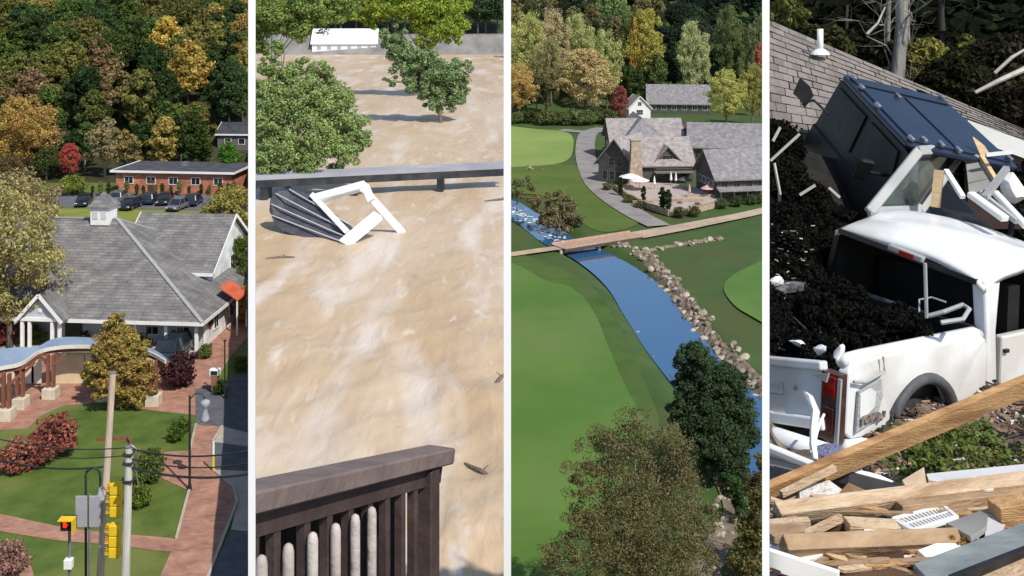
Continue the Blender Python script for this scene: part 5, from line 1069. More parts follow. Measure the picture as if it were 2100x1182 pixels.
# ---- collapsed house roof, laid with single shingles
o = thing('collapsed_roof', 'collapsed house roof of grey brown shingles behind the black car', 'roof', W(1800, 260, 14.5)); UL, UR, LR, LL = W(1530, 22, 19.0), W(2160, 292, 15.2), W(2160, 322, 13.9), W(1530, 262, 13.6)
def rp(s, t, n=0.0):
    p = (UL.lerp(UR, s)).lerp(LL.lerp(LR, s), t); return p + RN * n
RN = ((UR - UL).cross(LL - UL)).normalized(); RN = RN if RN.z > 0 else -RN
deck_ = MB().slab([UL, UR, LR, LL], -RN * .16).build('roof_deck', pm('roof_felt', (.10, .09, .08), (.14, .125, .11)), o)
shm = [pm('shingle_%d' % i, c, tuple(x * .82 for x in c), scale=14, rough=.95, bump=.5, bscale=60) for i, c in enumerate(((.25, .22, .19), (.29, .255, .225), (.21, .185, .16), (.27, .235, .22)))]
NC, NS = 15, 30
for j in range(NC):
    t0, t1 = j / NC, (j + 1.06) / NC
    for i in range(-1, NS):
        off = .5 * (j % 2) + rg.uniform(-.06, .06); s0, s1 = max(0, (i + off) / NS), min(1, (i + 1 + off) / NS - .0012)
        if s1 <= s0: continue
        c = rp((s0 + s1) / 2, (t0 + t1) / 2); pc = PX(c)
        if pc[0] < 1575 or pc[0] > 2112 or (1800 < pc[0] < 1890 and pc[1] > 185) : continue
        lift = .018 + rg.uniform(0, .008); P = [rp(s0, t0, .006), rp(s1, t0, .006), rp(s1, t1, lift), rp(s0, t1, lift)]
        MB().slab(P, -RN * .005).build('shingle', rg.choice(shm), o)
MB().beam(W(1978, 262, 13.75), W(2130, 318, 13.75), .05, .22).build('fascia', WHITE, o)
v = W(1682, 92, 16.9); vp = MB().tube([v - Vector((0, 0, .2)), v + Vector((0, 0, .26))], .05, 10).build('vent_pipe', WHITE, o, smooth=True); MB().lathe(v - Vector((0, 0, .16)), [(.16, 0), (.14, .03), (.07, .09)], 12).build('flange', WHITE, vp)
MB().slab([W(1985, 262, 14.2), W(2140, 315, 14.2), W(2140, 470, 14.2), W(1985, 470, 14.2)], (0, .1, 0)).build('interior_shade', pm('dark_interior', (.03, .02, .017), (.06, .035, .03), scale=2), o)  # dark sheet stands in for the unlit inside of the house
# ---- black upturned off-road car
R1, R2, R3, R4 = W(1722, 152, 13.2), W(1850, 140, 14.2), W(1985, 274, 12.6), W(1872, 300, 11.6)
fx = (R4 - R1 + R3 - R2).normalized(); ry = (R2 - R1 + R3 - R4); ry = (ry - fx * ry.dot(fx)).normalized(); uz = fx.cross(ry); uz = uz if uz.z > 0 else -uz
org = R1; JM = Matrix.Translation(org) @ Matrix((fx, ry, uz)).transposed().to_4x4()
Lr, Wr = 1.78, 1.55
o = thing('black_offroad_car', 'black off-road car thrown nose down against the house roof', 'car', JM @ Vector((1, .8, -1.7)))
blk = pm('navy_black_paint', (.010, .016, .032), (.014, .022, .042), scale=2, rough=.32, clear=.35, spec=.35); blk2 = pm('dusty_black', (.007, .007, .008), (.016, .016, .016), scale=3, rough=.45); gfr = pm('grey_frame', (.30, .31, .31), (.40, .41, .40), scale=2, rough=.5)
m = MB(JM); m.slab([(.02, .05, -.05), (.10, 0, -.05), (Lr - .04, 0, -.05), (Lr, .06, -.05), (Lr, Wr - .06, -.05), (Lr - .04, Wr, -.05), (.10, Wr, -.05), (.02, Wr - .05, -.05)], (0, 0, .07)); rf = m.build('roof', blk, o, bevel=.025, seg=2, smooth=False)
MB(JM).box((1.02, .40, .026), (1.30, .60, .028)).build('roof_panel', blk, rf, bevel=.012, seg=2); MB(JM).box((1.02, 1.10, .026), (1.30, .70, .022)).build('roof_panel', blk, rf, bevel=.012, seg=2); MB(JM).box((.2, .78, .03), (.18, 1.4, .02)).build('roof_rib', blk, rf, bevel=.008)
for x, y in ((.16, .10), (.42, .08), (.45, .60), (1.66, .08), (1.62, .28), (1.64, .50), (1.70, .70), (.12, 1.46), (1.62, 1.47), (.9, .05)):
    MB(JM).box((x, y, .055), (.10, .05, .05)).build('latch', STEEL, rf, bevel=.01)
m = MB(JM); m.slab([(.05, .02, -.06), (1.74, .02, -.06), (2.15, .02, -.78), (-.05, .02, -.78)], (0, .06, 0)); sp = m.build('side_panel', blk2, o)
for x0, x1 in ((.12, .86), (.98, 1.66)): MB(JM).slab([(x0, -.005, -.14), (x1, -.005, -.14), (x1 + (.16 if x1 > 1.5 else 0), -.005, -.66), (x0 - .03, -.005, -.66)], (0, .02, 0)).build('side_window', MATS.get('smoked_glass') or pm('smoked_glass', (.004, .005, .005), (.03, .034, .032), scale=2.5, rough=.3, spec=.12), sp)
MB(JM).slab([(-.1, .0, -.78), (2.2, .0, -.78), (3.0, .0, -.85), (3.0, .0, -1.3), (2.75, .0, -1.45), (2.1, .0, -1.5), (.9, .0, -1.5), (.75, .0, -1.2), (.2, .0, -1.2), (-.1, .0, -1.5)], (0, 1.55, 0)).build('body', blk2, o, bevel=.03)
MB(JM).slab([(.05, .08, -.06), (.05, 1.5, -.06), (-.05, 1.5, -.78), (-.05, .08, -.78)], (.06, 0, 0)).build('rear_panel', blk2, o)
MB(JM).lathe((.47, -.10, -1.42), [(.2, 0), (.36, .02), (.36, .22), (.2, .24)], 20, (0, 1, 0)).build('wheel', RUBBER, o)
w0, w1, w2, w3 = W(1884, 310, 11.5), W(1978, 303, 12.5), W(1886, 432, 11.3), W(1782, 436, 10.9)
fr = MB()
for a_, b_ in ((w0, w1), (w1, w2), (w2, w3), (w3, w0)): fr.beam(a_, b_, .11, .07, up=(0, -1, .3))
wf_ = fr.build('windshield_frame', gfr, o, bevel=.012); fi = MB(); cc = (w0 + w1 + w2 + w3) / 4; ww = [q_.lerp(cc, .2) + Vector((0, -.02, 0)) for q_ in (w0, w1, w2, w3)]
for a_, b_ in ((ww[0], ww[1]), (ww[1], ww[2]), (ww[3], ww[0])): fi.beam(a_, b_, .03, .03, up=(0, -1, .3))
fi.build('windshield_seal', BLACKM, wf_); MB().slab([w0.lerp(cc, .1), w1.lerp(cc, .1), w2.lerp(cc, .1), w3.lerp(cc, .1)], (0, .03, 0)).build('windshield', pm('green_glass', (.012, .016, .014), (.10, .12, .11), scale=1.1, rough=.05, spec=.6), wf_)
MB(JM).tube([(1.6, -.02, -.5), (1.7, -.28, -.45)], .02, 6).build('mirror_arm', BLACKM, o)
MB(JM).box((1.72, -.36, -.42), (.08, .18, .26)).build('mirror', blk2, o, bevel=.02)
b = W(1643, 190, 12.6); m = MB(); m.slab([W(1640, 160, 12.6), W(1660, 178, 12.6), W(1668, 198, 12.6), W(1650, 222, 12.6), W(1640, 205, 12.6), W(1626, 192, 12.6)], (.03, .08, 0)); tag(m.build('torn_black_panel', blk2, origin=b), 'torn black panel sticking up against the left shingles', 'panel')
stick('bent_strut', 'thin strut holding the torn black panel', [(1645, 215, 12.6), (1668, 205, 12.5), (1700, 235, 12.3)], .015, BLACKM, 'strut')
# ---- dark heap of mud and brush between the cars
blob_tree('brush_heap', 'black muddy heap of brush left of the wrecked pickup', W(1600, 690, 10.6), [(1590, 300, 12.2, 46), (1600, 380, 11.8, 52), (1650, 430, 11.6, 52), (1590, 470, 11.4, 52), (1690, 490, 11.3, 44), (1640, 520, 11.0, 52), (1590, 570, 10.8, 52), (1650, 590, 10.6, 44), (1610, 640, 10.4, 44), (1570, 660, 10.3, 40), (1660, 650, 10.2, 36), (1730, 460, 11.3, 30), (1570, 400, 11.8, 40)], (.009, .009, .0075), .026, 130, 60, r=.08, bark=btm[1], seed=33, cat='brush heap', parts=('brush', 'core'), rc=(.3, .5))
m = MB(); hp = [W(1500, 260, 13.2), W(1720, 330, 13), W(1760, 430, 12.4), W(1700, 560, 11.2), W(1700, 700, 10.6), W(1500, 720, 10.6)]; m.slab(hp, (.1, .5, -.2)); ob = m.build('mud_bank', pm('black_mud', (.008, .007, .006), (.018, .016, .014), scale=4, bump=1), None); tag(ob, kind='structure')
for i, (a_, b_, lab) in enumerate((((1588, 335, 11), (1600, 400, 10.9), 'white stick upright in the black heap'), ((1580, 330, 11), (1640, 275, 11), 'pale splintered stick at the top of the black heap'), ((1585, 290, 11.2), (1600, 262, 11.3), 'short bright stick at the left of the black heap'), ((1640, 400, 11), (1672, 380, 11), 'dull stick in the middle of the black heap'), ((1580, 640, 9.9), (1622, 660, 9.8), 'pale stick low in the black heap'), ((1640, 640, 9.8), (1655, 690, 9.6), 'white strip standing at the foot of the black heap'), ((1700, 385, 11), (1722, 405, 11), 'dull short stick right in the black heap'))):
    p, q = W(*a_), W(*b_); tag(MB().beam(p, q, .018, .026).build('debris_stick', palestick, origin=p), lab, 'stick', 'sticks in the black heap')
# ---- white wrecked pickup
hd, pit = R(55), R(-4); fw = Vector((math.sin(hd) * math.cos(pit), math.cos(hd) * math.cos(pit), math.sin(pit))); lf = Vector((-math.cos(hd), math.sin(hd), 0)); upv = fw.cross(lf); T0 = W(1728, 748, 8.0)
TM = Matrix.Translation(T0) @ Matrix((fw, lf, upv)).transposed().to_4x4()
o = thing('white_pickup', 'wrecked white pickup truck with crushed cab and dirty load bed', 'pickup truck', TM @ Vector((1, .9, -.8)))
wp = pm('dirty_white_paint', (.78, .79, .80), (.72, .73, .73), scale=1.6, rough=.32, clear=.5, c3=(.60, .58, .54), s3=1.1); wp2 = pm('shaded_white_paint', (.62, .64, .67), (.56, .58, .60), scale=2, rough=.4, c3=(.48, .47, .45), s3=2.0)  # the tailgate's white is a greyer copy with its shade painted in
arch = [(1.06 + .46 * math.cos(R(a)), -.70 + .44 * math.sin(R(a))) for a in range(8, 173, 11)]
out = [(.10, 0), (.30, .012), (1.9, .012), (1.99, -.03), (2.03, -.12), (2.03, -.66), (1.98, -.72), (1.56, -.73)] + arch + [(.5, -.62), (.14, -.60), (.06, -.55), (.05, -.07)]
m = MB(TM); n = len(out); ys = (0.012, -.016, -.012, .09)
def bulge(x, z): return -.035 * math.exp(-((z + .25) / .28) ** 2)
V = [(x, bulge(x, z), z) for x, z in out] + [(x, .08, z) for x, z in out]
m.add(V, [tuple(range(n)), tuple(range(2 * n - 1, n - 1, -1))] + [(i, n + i, n + (i + 1) % n, (i + 1) % n) for i in range(n)])
side_ = m.build('bed_side', wp, o, bevel=.022, seg=3)
MB(TM).tube([(.06, .06, .0), (.3, .055, .012), (1.9, .055, .012), (2.0, .06, -.02)], .055, 12).build('bed_rail', wp, side_, smooth=True)
MB(TM).tube([(1.06 + .47 * math.cos(R(a)), -.03, -.70 + .45 * math.sin(R(a))) for a in range(0, 181, 10)], .05, 8).build('wheel_flare', pm('flare_rubber', (.045, .048, .055), (.09, .09, .095), scale=4, rough=.6), side_, smooth=True)
MB(TM).box((1.06, .30, -.55), (.94, .36, .5)).build('wheel_well', BLACKM, o); MB(TM).lathe((1.06, .04, -.80), [(.18, 0), (.33, .02), (.36, .06), (.36, .20), (.33, .24), (.18, .24)], 22, (0, 1, 0)).build('wheel', RUBBER, o)
# dent with bare metal and torn edge
dent = MB(TM); dent.slab([(.16, -.046, -.22), (.44, -.050, -.16), (.47, -.048, -.30), (.40, -.044, -.48), (.15, -.042, -.54)], (0, .02, 0)); dn = dent.build('dent', pm('bare_metal', (.30, .31, .33), (.42, .42, .43), scale=6, rough=.5, bump=.5), side_)
MB(TM).tube([(.08, -.05, -.13), (.22, -.06, -.15), (.46, -.06, -.10), (.44, -.055, .02)], .012, 6).build('torn_edge', gfr, dn)
MB(TM).slab([(.17, -.053, -.24), (.30, -.056, -.21), (.37, -.056, -.25), (.36, -.055, -.36), (.28, -.052, -.41), (.18, -.050, -.42)], (0, .012, 0)).build('paint_patch', wp, dn)
for i in range(9): MB(TM).box((.2 + .035 * i, -.056, -.44 - .02 * rg.random()), (.03, .015, .05), Matrix.Rotation(rg.uniform(-1, 1), 3, 'Y')).build('mud_splatter', pm('splat', (.10, .07, .06), (.3, .25, .22), scale=20) if 'splat' not in MATS else MATS['splat'], dn)
# tail light hole and rear corner
MB(TM).box((.0, .07, -.34), (.10, .16, .52)).build('tail_light_socket', pm('socket_brown', (.045, .022, .02), (.10, .05, .045), scale=9, rough=.3), o); MB(TM).box((-.055, .07, -.18), (.02, .12, .16)).build('tail_light', MATS['red_lens'], o, bevel=.01); MB(TM).box((-.055, .07, -.44), (.02, .11, .20)).build('tail_light', pm('dull_lens', (.06, .015, .012), (.1, .03, .025), rough=.25), o, bevel=.01)
MB(TM).beam((-.05, -.02, -.10), (-.05, -.01, -.6), .02, .03).build('corner_trim', gfr, o)
MB(TM).slab([(-.07, .06, -.07), (-.07, .22, -.13), (-.07, .08, -.15)], (-.02, 0, 0)).build('bent_flap', gfr, o)
# tailgate, sagging to the left
TG = TM @ Matrix.Translation((-.02, .17, -.02)) @ Matrix.Rotation(R(-12), 4, 'X') @ Matrix.Rotation(R(3), 4, 'Y')
tg = MB(TG).slab([(0, 0, 0), (0, 1.66, 0), (0, 1.66, -.50), (0, 0, -.50)], (.06, 0, 0)).build('tailgate', wp2, o, bevel=.014, seg=2)
MB(TG).box((-.012, .83, -.035), (.05, 1.66, .07)).build('top_lip', wp2, tg, bevel=.015, seg=2); MB(TG).box((-.02, .83, -.47), (.06, 1.62, .09)).build('bottom_lip', wp, tg, bevel=.015, seg=2)
MB(TG).box((-.006, .53, -.24), (.03, .21, .10)).build('handle', pm('handle_grey', (.42, .44, .45), (.36, .38, .39), rough=.4), tg, bevel=.012); MB(TG).box((-.024, .58, -.24), (.02, .05, .07)).build('latch', wp, tg, bevel=.008)
MB(TG).lathe((-.01, .30, -.22), [(.005, 0), (.02, .002), (.02, .014), (.005, .016)], 10, (1, 0, 0)).build('bolt', STEEL, tg)
MB(TM).tube([(-.10, -.02, -.68), (-.12, .5, -.72), (-.10, 1.7, -.86)], .085, 12).build('bumper', wp, o, smooth=True); MB(TM).tube([(.05, -.0, -.66), (.58, -.01, -.70)], .07, 10).build('bumper_end', wp, o, smooth=True)
# bed
MB(TM).box((1.0, .95, -.40), (2.0, 1.7, .06)).build('bed_floor', BLACKM, o); MB(TM).box((2.0, .95, -.2), (.06, 1.7, .5)).build('bed_front', BLACKM, o); MB(TM).slab([(.05, 1.78, 0.0), (2.0, 1.78, 0.0), (2.0, 1.78, -.6), (.05, 1.78, -.6)], (0, .07, 0)).build('bed_side', wp, o, bevel=.02)
MB(TM).beam((.15, 1.76, .06), (2.0, 1.78, .06), .10, .08).build('bed_rail', pm('scraped_rail', (.05, .05, .055), (.25, .25, .26), scale=9, rough=.4), o)
# cab
def cabroof(x, y): t = y / 1.62; return .46 + .20 * t + .07 * math.sin(math.pi * t) + .15 * math.sin(math.pi * min(1, (x - 2.02) / 1.7)) - (.05 if y < .1 or y > 1.55 else 0) + .012 * math.sin(9 * x + 5 * y)
NXc, NYc = 14, 14; V = []
for j in range(NYc + 1):
    for i in range(NXc + 1): x = 2.02 + 1.55 * i / NXc; y = 1.62 * j / NYc; V.append((x, y + .03, cabroof(x, y)))
N0 = len(V); V += [(x, y, z - .055) for x, y, z in V]
Fc = [(j * (NXc + 1) + i, j * (NXc + 1) + i + 1, (j + 1) * (NXc + 1) + i + 1, (j + 1) * (NXc + 1) + i) for j in range(NYc) for i in range(NXc)]
Fc += [tuple(N0 + q for q in f[::-1]) for f in Fc]
ed = [i for i in range(NXc + 1)] + [(j + 1) * (NXc + 1) - 1 for j in range(1, NYc + 1)] + [NYc * (NXc + 1) + i for i in range(NXc - 1, -1, -1)] + [j * (NXc + 1) for j in range(NYc - 1, 0, -1)]
Fc += [(ed[i], N0 + ed[i], N0 + ed[(i + 1) % len(ed)], ed[(i + 1) % len(ed)]) for i in range(len(ed))]
cr = MB(TM).add(V, Fc).build('cab_roof', wp, o, smooth=True)
bl = MB(TM).beam((2.0, .62, .53), (2.0, 1.0, .585), .06, .06, up=(0, 0, 1)).build('brake_light', gfr, cr, bevel=.015, seg=2); MB(TM).beam((1.965, .71, .54), (1.965, .86, .56), .02, .045).build('red_lens', MATS['red_lens'], bl)
MB(TM).slab([(2.06, 0, -.75), (2.28, 0, -.75), (2.24, .02, .0), (2.30, .03, .45), (2.04, .03, .46), (2.06, 0, 0)], (0, .14, 0)).build('rear_pillar', wp, o, bevel=.03, seg=3)
MB(TM).slab([(2.30, -.005, -.05), (3.3, -.005, -.05), (3.3, -.005, -.72), (2.30, -.005, -.72)], (0, .08, 0)).build('door', wp, o, bevel=.02, seg=2); MB(TM).slab([(2.08, 0, -.76), (3.3, 0, -.76), (3.3, 0, -.90), (2.14, 0, -.90)], (0, .1, 0)).build('rocker', wp, o, bevel=.02)
MB(TM).box((2.34, -.02, -.18), (.06, .03, .03)).build('door_handle', BLACKM, o)
m = MB(TM); m.beam((2.05, 1.74, .08), (2.05, 1.62, .62), .05, .06); m.build('left_pillar', blk2, o); MB(TM).beam((2.03, 1.76, .07), (2.03, .40, .015), .05, .05).build('window_sill', pm('dull_sill', (.10, .10, .105), (.28, .28, .29), scale=12, rough=.4), o)
MB(TM).beam((2.02, .1, .44), (2.02, 1.6, .63), .03, .05).build('window_gasket', BLACKM, o)
m = MB(TM); m.box((3.5, .85, .0), (.05, 1.6, 1.2)); m.box((2.8, 1.66, .1), (1.45, .04, 1.0)); m.box((2.8, .85, -.3), (1.45, 1.6, .05)); m.box((2.75, .85, .05), (.2, 1.4, .55)); m.build('cab_interior', pm('interior_black', (.006, .006, .006), (.012, .012, .012), scale=4), o)  # near-black boxes put the cab's inner darkness into the colour
# brush and scrap in the bed
BC = [TM @ Vector(q) for q in ((.4, .6, -.15), (.9, .5, -.1), (1.4, .6, -.05), (.6, 1.2, -.1), (1.2, 1.2, -.05), (1.7, 1.3, 0), (1.7, .6, -.05), (.9, 1.55, -.02), (.35, 1.0, -.2), (1.3, .25, -.06))]
BP = [(*PX(q), q.y, 46) for q in BC]
blob_tree('bed_brush', 'black tangle of brush lying in the pickup bed', TM @ Vector((1, 1, -.36)), BP, (.009, .009, .008), .022, 120, 26, r=.03, bark=btm[1], seed=44, cat='brush', parts=('brush', 'core'))
def sb(nm, lab, a_, b_, w, h, mat, cat='scrap', bevel=.0, up=(0, 0, 1), group=None, taper=1.0):
    p, q = W(*a_), W(*b_); ob = MB().beam(p, q, w, h, up=up, taper=taper).build(nm, mat, origin=p, bevel=bevel); return tag(ob, lab, cat, group)
stick('steel_rod', 'upright grey steel rod standing in the pickup bed', [(1900, 652, 8.9), (1897, 540, 8.9)], .016, gfr, 'rod'); stick('bent_pipe', 'bent grey pipe loop lying on the bed below the rear window', [(1905, 648, 8.8), (1935, 640, 8.75), (1975, 625, 8.75), (1988, 634, 8.7), (1975, 655, 8.6), (1930, 662, 8.6)], .02, gfr, 'pipe'); stick('wire_loop', 'thin dark wire ring round the upright rod', [(1885, 640, 8.9), (1885, 615, 9), (1910, 610, 9), (1940, 620, 8.9)], .008, gfr, 'wire')
for i, (px, py, s, lab) in enumerate(((1600, 715, .16, 'white lump of foam in the bed corner at the left'), (1640, 705, .12, 'white torn foam beside the bed corner'), (1680, 718, .10, 'small white foam piece behind the tailgate'), (1590, 580, .10, 'white foam block in the black heap'), (1720, 725, .09, 'pale foam crumb at the bed end'))):
    me = rmesh[i].copy(); me.materials.append(WHITE); ob = bpy.data.objects.new('foam_lump', me); link(ob); ob.location = W(px, py, 9.0 - .3 * i if i != 3 else 10); ob.scale = (s, s * .8, s * .55); ob.rotation_euler = (.3 * i, .4, i); tag(ob, lab, 'foam', 'foam lumps')
stick('white_strap', 'curved white strap hanging over the tailgate', [(1648, 803, 8.02), (1662, 818, 7.9), (1672, 845, 7.8), (1668, 880, 7.7), (1668, 915, 7.6), (1672, 945, 7.5)], [.012, .03, .034, .026, .03, .02], WHITE, 'strap')
stick('torn_strip', 'second strand of the white strap at its foot', [(1690, 850, 7.9), (1676, 880, 7.75), (1664, 930, 7.55)], [.01, .016, .012], WHITE, 'strip')
# ---- things right behind the pickup cab
gsid = pm('grey_siding_board', (.22, .215, .20), (.29, .285, .27), scale=2, rough=.7); freshwood = pm('fresh_wood', (.52, .36, .20), (.64, .47, .28), scale=3, stretch=(1, 1, 6), bump=.3)
b = W(1985, 380, 11.6); o = thing('siding_slab', 'torn slab of grey siding with a splintered wooden edge behind the cab', 'siding', b)
P0, P1_, P2_, P3_ = W(1978, 305, 12), W(2010, 320, 11.9), W(2048, 380, 11.5), W(1988, 402, 11.5)
for i in range(4):
    a0, a1 = P0.lerp(P3_, i / 4), P0.lerp(P3_, (i + .95) / 4); c0, c1 = P1_.lerp(P2_, i / 4), P1_.lerp(P2_, (i + .95) / 4); MB().slab([a0, c0, c1, a1], (.02, .04, -.01 * i)).build('clapboard', gsid, o)
MB().slab([W(1995, 282, 11.95), W(2018, 300, 11.95), W(2030, 318, 11.9), W(2012, 322, 11.9)], (.03, .06, 0)).build('splintered_edge', freshwood, o); MB().beam(W(2012, 322, 11.85), W(2046, 378, 11.5), .05, .06).build('stud', freshwood, o)
sb('white_rail', 'white metal rail leaning on the cab roof, nearer of two', (1990, 398, 10.6), (2062, 450, 10.1), .09, .06, WHITE, 'rail', .01); sb('white_rail', 'white metal rail leaning on the cab roof, farther of two', (2040, 395, 10.8), (2105, 465, 10.2), .07, .06, WHITE, 'rail', .01); sb('grey_rail', 'grey metal rail between the two white rails', (2010, 395, 10.7), (2085, 455, 10.2), .04, .05, gfr, 'rail')
sb('white_batten', 'white batten stuck up below the windshield frame', (1940, 350, 11), (1975, 405, 10.6), .05, .04, WHITE, 'batten'); sb('timber_offcut', 'fresh timber offcut upright beside the dark gap', (1918, 425, 10.9), (1926, 350, 11), .09, .05, freshwood, 'timber'); sb('white_stick', 'white stick in front of the dark house interior', (2022, 318, 11.6), (2078, 312, 11.6), .03, .04, WHITE, 'stick'); sb('steel_bar', 'pale steel arm crossing above the white rails', (2020, 405, 10.5), (2065, 345, 10.8), .06, .05, gfr, 'arm')
me = rmesh[5].copy(); me.materials.append(WHITE); ob = bpy.data.objects.new('white_sack', me); link(ob); ob.location = W(2080, 385, 11.2); ob.scale = (.14, .16, .26); tag(ob, 'crumpled white sack beside the white rails', 'sack')
for i, (px, py, s) in enumerate(((2095, 420, 30), (2060, 420, 20), (2110, 360, 26))): blob_tree('scrap_brush', 'dark brush %s behind the white rails' % ['at the right edge', 'in the gap', 'high at the right edge'][i], W(px, py + s, 11.6), [(px, py, 11.6, s), (px + 8, py + s * .6, 11.5, s * .7)], (.03, .033, .028), .05, 40, 30, r=.03, bark=btm[1], seed=70 + i, cat='brush', parts=('brush', 'core'))
# ---- broken timber in the foreground
wood1 = pm('orange_timber', (.40, .225, .095), (.52, .32, .15), scale=9, stretch=(.8, .8, 5), bump=.5, bscale=30, c3=(.27, .135, .055), s3=3.0); wood2 = pm('pale_timber', (.50, .36, .225), (.62, .47, .32), scale=9, stretch=(.6, .8, 5), bump=.5, bscale=30, c3=(.36, .23, .13), s3=3.0); wood3 = pm('old_timber', (.28, .18, .10), (.40, .28, .17), scale=5, stretch=(.8, 1, 3), bump=.4); brownp = pm('brown_panel', (.055, .028, .017), (.10, .055, .032), scale=2, bump=.3)
blu = pm('bluegrey_board', (.13, .155, .16), (.22, .245, .25), scale=4, stretch=(.5, 1, 4), bump=.4)
sb('timber_plank', 'long orange plank lying diagonally in front of the pickup', (1555, 1022, 6.15), (2125, 782, 6.9), .05, .16, wood1, 'plank', .004, up=(0, -.35, 1))
sb('timber_plank', 'long pale plank across the pile below the diagonal plank', (1592, 1052, 5.85), (2130, 985, 6.25), .09, .085, wood2, 'plank', .004, up=(0, -.5, 1)); sb('timber_plank', 'plank lying under the right half of the long pale plank', (1840, 1046, 5.95), (2130, 1012, 6.2), .10, .09, wood3, 'plank', .004)
sb('timber_plank', 'thick tan plank with a broken end near the bottom', (1606, 1122, 5.45), (1965, 1108, 5.6), .09, .10, wood3, 'plank', .004, up=(0, -.6, 1)); sb('timber_plank', 'thin pale strip under the diagonal plank at the left', (1602, 1014, 6.05), (1712, 960, 6.25), .03, .035, wood2, 'plank'); sb('timber_plank', 'short pale strip propped in the lower left pile', (1650, 1098, 5.6), (1725, 1062, 5.7), .03, .04, wood2, 'plank')
sb('timber_plank', 'pale strip at the left end of the long pale plank', (1580, 1026, 5.95), (1632, 1044, 5.9), .035, .03, wood2, 'plank'); sb('timber_plank', 'wedge of yellowish timber below the long pale plank', (1735, 1078, 5.7), (1935, 1090, 5.75), .10, .06, wood2, 'plank', .003); sb('timber_plank', 'pale plank in the bottom right corner', (1990, 1195, 5.25), (2130, 1150, 5.35), .16, .05, wood2, 'plank', .003); sb('timber_plank', 'orange timber block at the right edge', (2040, 1062, 5.75), (2130, 1045, 5.8), .12, .16, wood1, 'plank', .004)
sb('timber_plank', 'brown plank in shade under the long pale plank', (1690, 1082, 5.75), (1800, 1072, 5.78), .08, .06, brownp, 'plank'); sb('timber_plank', 'weathered plank at the lower left edge', (1570, 1095, 5.6), (1650, 1078, 5.7), .16, .04, wood3, 'plank'); sb('timber_plank', 'grey strip at the left edge below the pale plank', (1570, 1075, 5.7), (1660, 1070, 5.7), .05, .03, wood2, 'plank')
sb('grey_board', 'blue grey weathered board sloping in the bottom right', (1890, 1180, 5.25), (2130, 1088, 5.6), .12, .035, blu, 'board', .004, up=(0, -.4, 1)); sb('white_board', 'white board edge above the blue grey board', (1900, 1150, 5.4), (2010, 1108, 5.6), .12, .03, WHITE, 'board', up=(0, -.3, 1)); sb('dark_strip', 'black strip under the blue grey board', (1950, 1192, 5.2), (2130, 1122, 5.4), .03, .05, BLACKM, 'strip')
sb('white_board', 'white board at the bottom left corner', (1560, 1140, 5.35), (1720, 1192, 5.15), .03, .10, WHITE, 'board', .003)
def panel(nm, lab, pts, th, mat, cat):
    P = [W(*q) for q in pts]; nn = (P[1] - P[0]).cross(P[2] - P[0]).normalized(); ob = MB().slab(P, nn * th).build(nm, mat, origin=P[0]); return tag(ob, lab, cat)
panel('fibreboard_scrap', 'dark brown panel at the bottom left of the pile', [(1588, 1142, 5.5), (1760, 1158, 5.4), (1700, 1200, 5.2), (1580, 1165, 5.3)], .02, brownp, 'fibreboard'); panel('fibreboard_scrap', 'brown and grey panel at the bottom centre of the pile', [(1745, 1150, 5.45), (1850, 1128, 5.5), (1870, 1200, 5.2), (1680, 1200, 5.2)], .02, brownp, 'fibreboard')
panel('plywood_scrap', 'pale splintered plywood between the planks at the bottom left', [(1655, 1130, 5.5), (1790, 1132, 5.55), (1765, 1152, 5.45), (1720, 1142, 5.45)], .012, freshwood, 'plywood'); panel('white_sheet', 'white sheet showing between the middle planks', [(1775, 1080, 5.7), (1845, 1092, 5.68), (1850, 1102, 5.6), (1770, 1092, 5.6)], .01, WHITE, 'sheet')
panel('white_sheet', 'long white sheet behind the pale plank at the right', [(1900, 972, 6.9), (2120, 950, 7.1), (2120, 985, 6.5), (1985, 1000, 6.4), (1905, 985, 6.5)], .02, WHITE, 'sheet'); panel('grey_box_side', 'grey ribbed box side under the white sheet', [(1904, 985, 6.45), (1985, 1000, 6.38), (1985, 1035, 6.3), (1906, 1020, 6.4)], .03, gsid, 'box')
panel('cardboard_box', 'torn tan cardboard in the middle of the pile', [(1850, 985, 6.5), (1895, 958, 6.7), (1902, 1005, 6.4), (1868, 1015, 6.3)], .02, pm('cardboard', (.50, .37, .25), (.60, .46, .33), scale=3), 'cardboard'); panel('white_cloth', 'bundle of white cloth left of the brown box', [(1640, 1000, 6.2), (1700, 985, 6.3), (1728, 1005, 6.25), (1718, 1042, 6.0), (1640, 1040, 6.0)], .12, pm('white_cloth', (.68, .68, .66), (.56, .56, .54), scale=6, bump=.8), 'cloth'); panel('brown_box', 'brown box end between the white cloth and the black bumper', [(1722, 1010, 6.2), (1740, 990, 6.3), (1790, 1012, 6.2), (1765, 1034, 6.0), (1720, 1038, 6.0)], .08, pm('kraft_brown', (.22, .145, .085), (.30, .2, .12), scale=3), 'box')
panel('dark_car_window', 'dark curved car window lying at the left edge', [(1560, 930, 7.0), (1640, 955, 6.8), (1662, 975, 6.6), (1600, 995, 6.4), (1560, 1000, 6.3)], .03, GLASS, 'window'); sb('white_trim', 'white edge trim above the dark car window', (1560, 912, 7.05), (1672, 958, 6.75), .06, .05, WHITE, 'trim', .01)
stick('car_bumper', 'long broken car bumper, white above and black below, in the middle of the pile', [(1700, 975, 6.5), (1740, 985, 6.45), (1800, 1003, 6.4), (1850, 1015, 6.35), (1905, 1022, 6.35)], [.05, .07, .075, .06, .03], BLACKM, 'bumper'); stick('bumper_trim', 'white strip lying along the broken bumper', [(1695, 962, 6.52), (1745, 972, 6.46), (1800, 985, 6.42), (1845, 1000, 6.38)], [.025, .035, .035, .02], WHITE, 'trim')
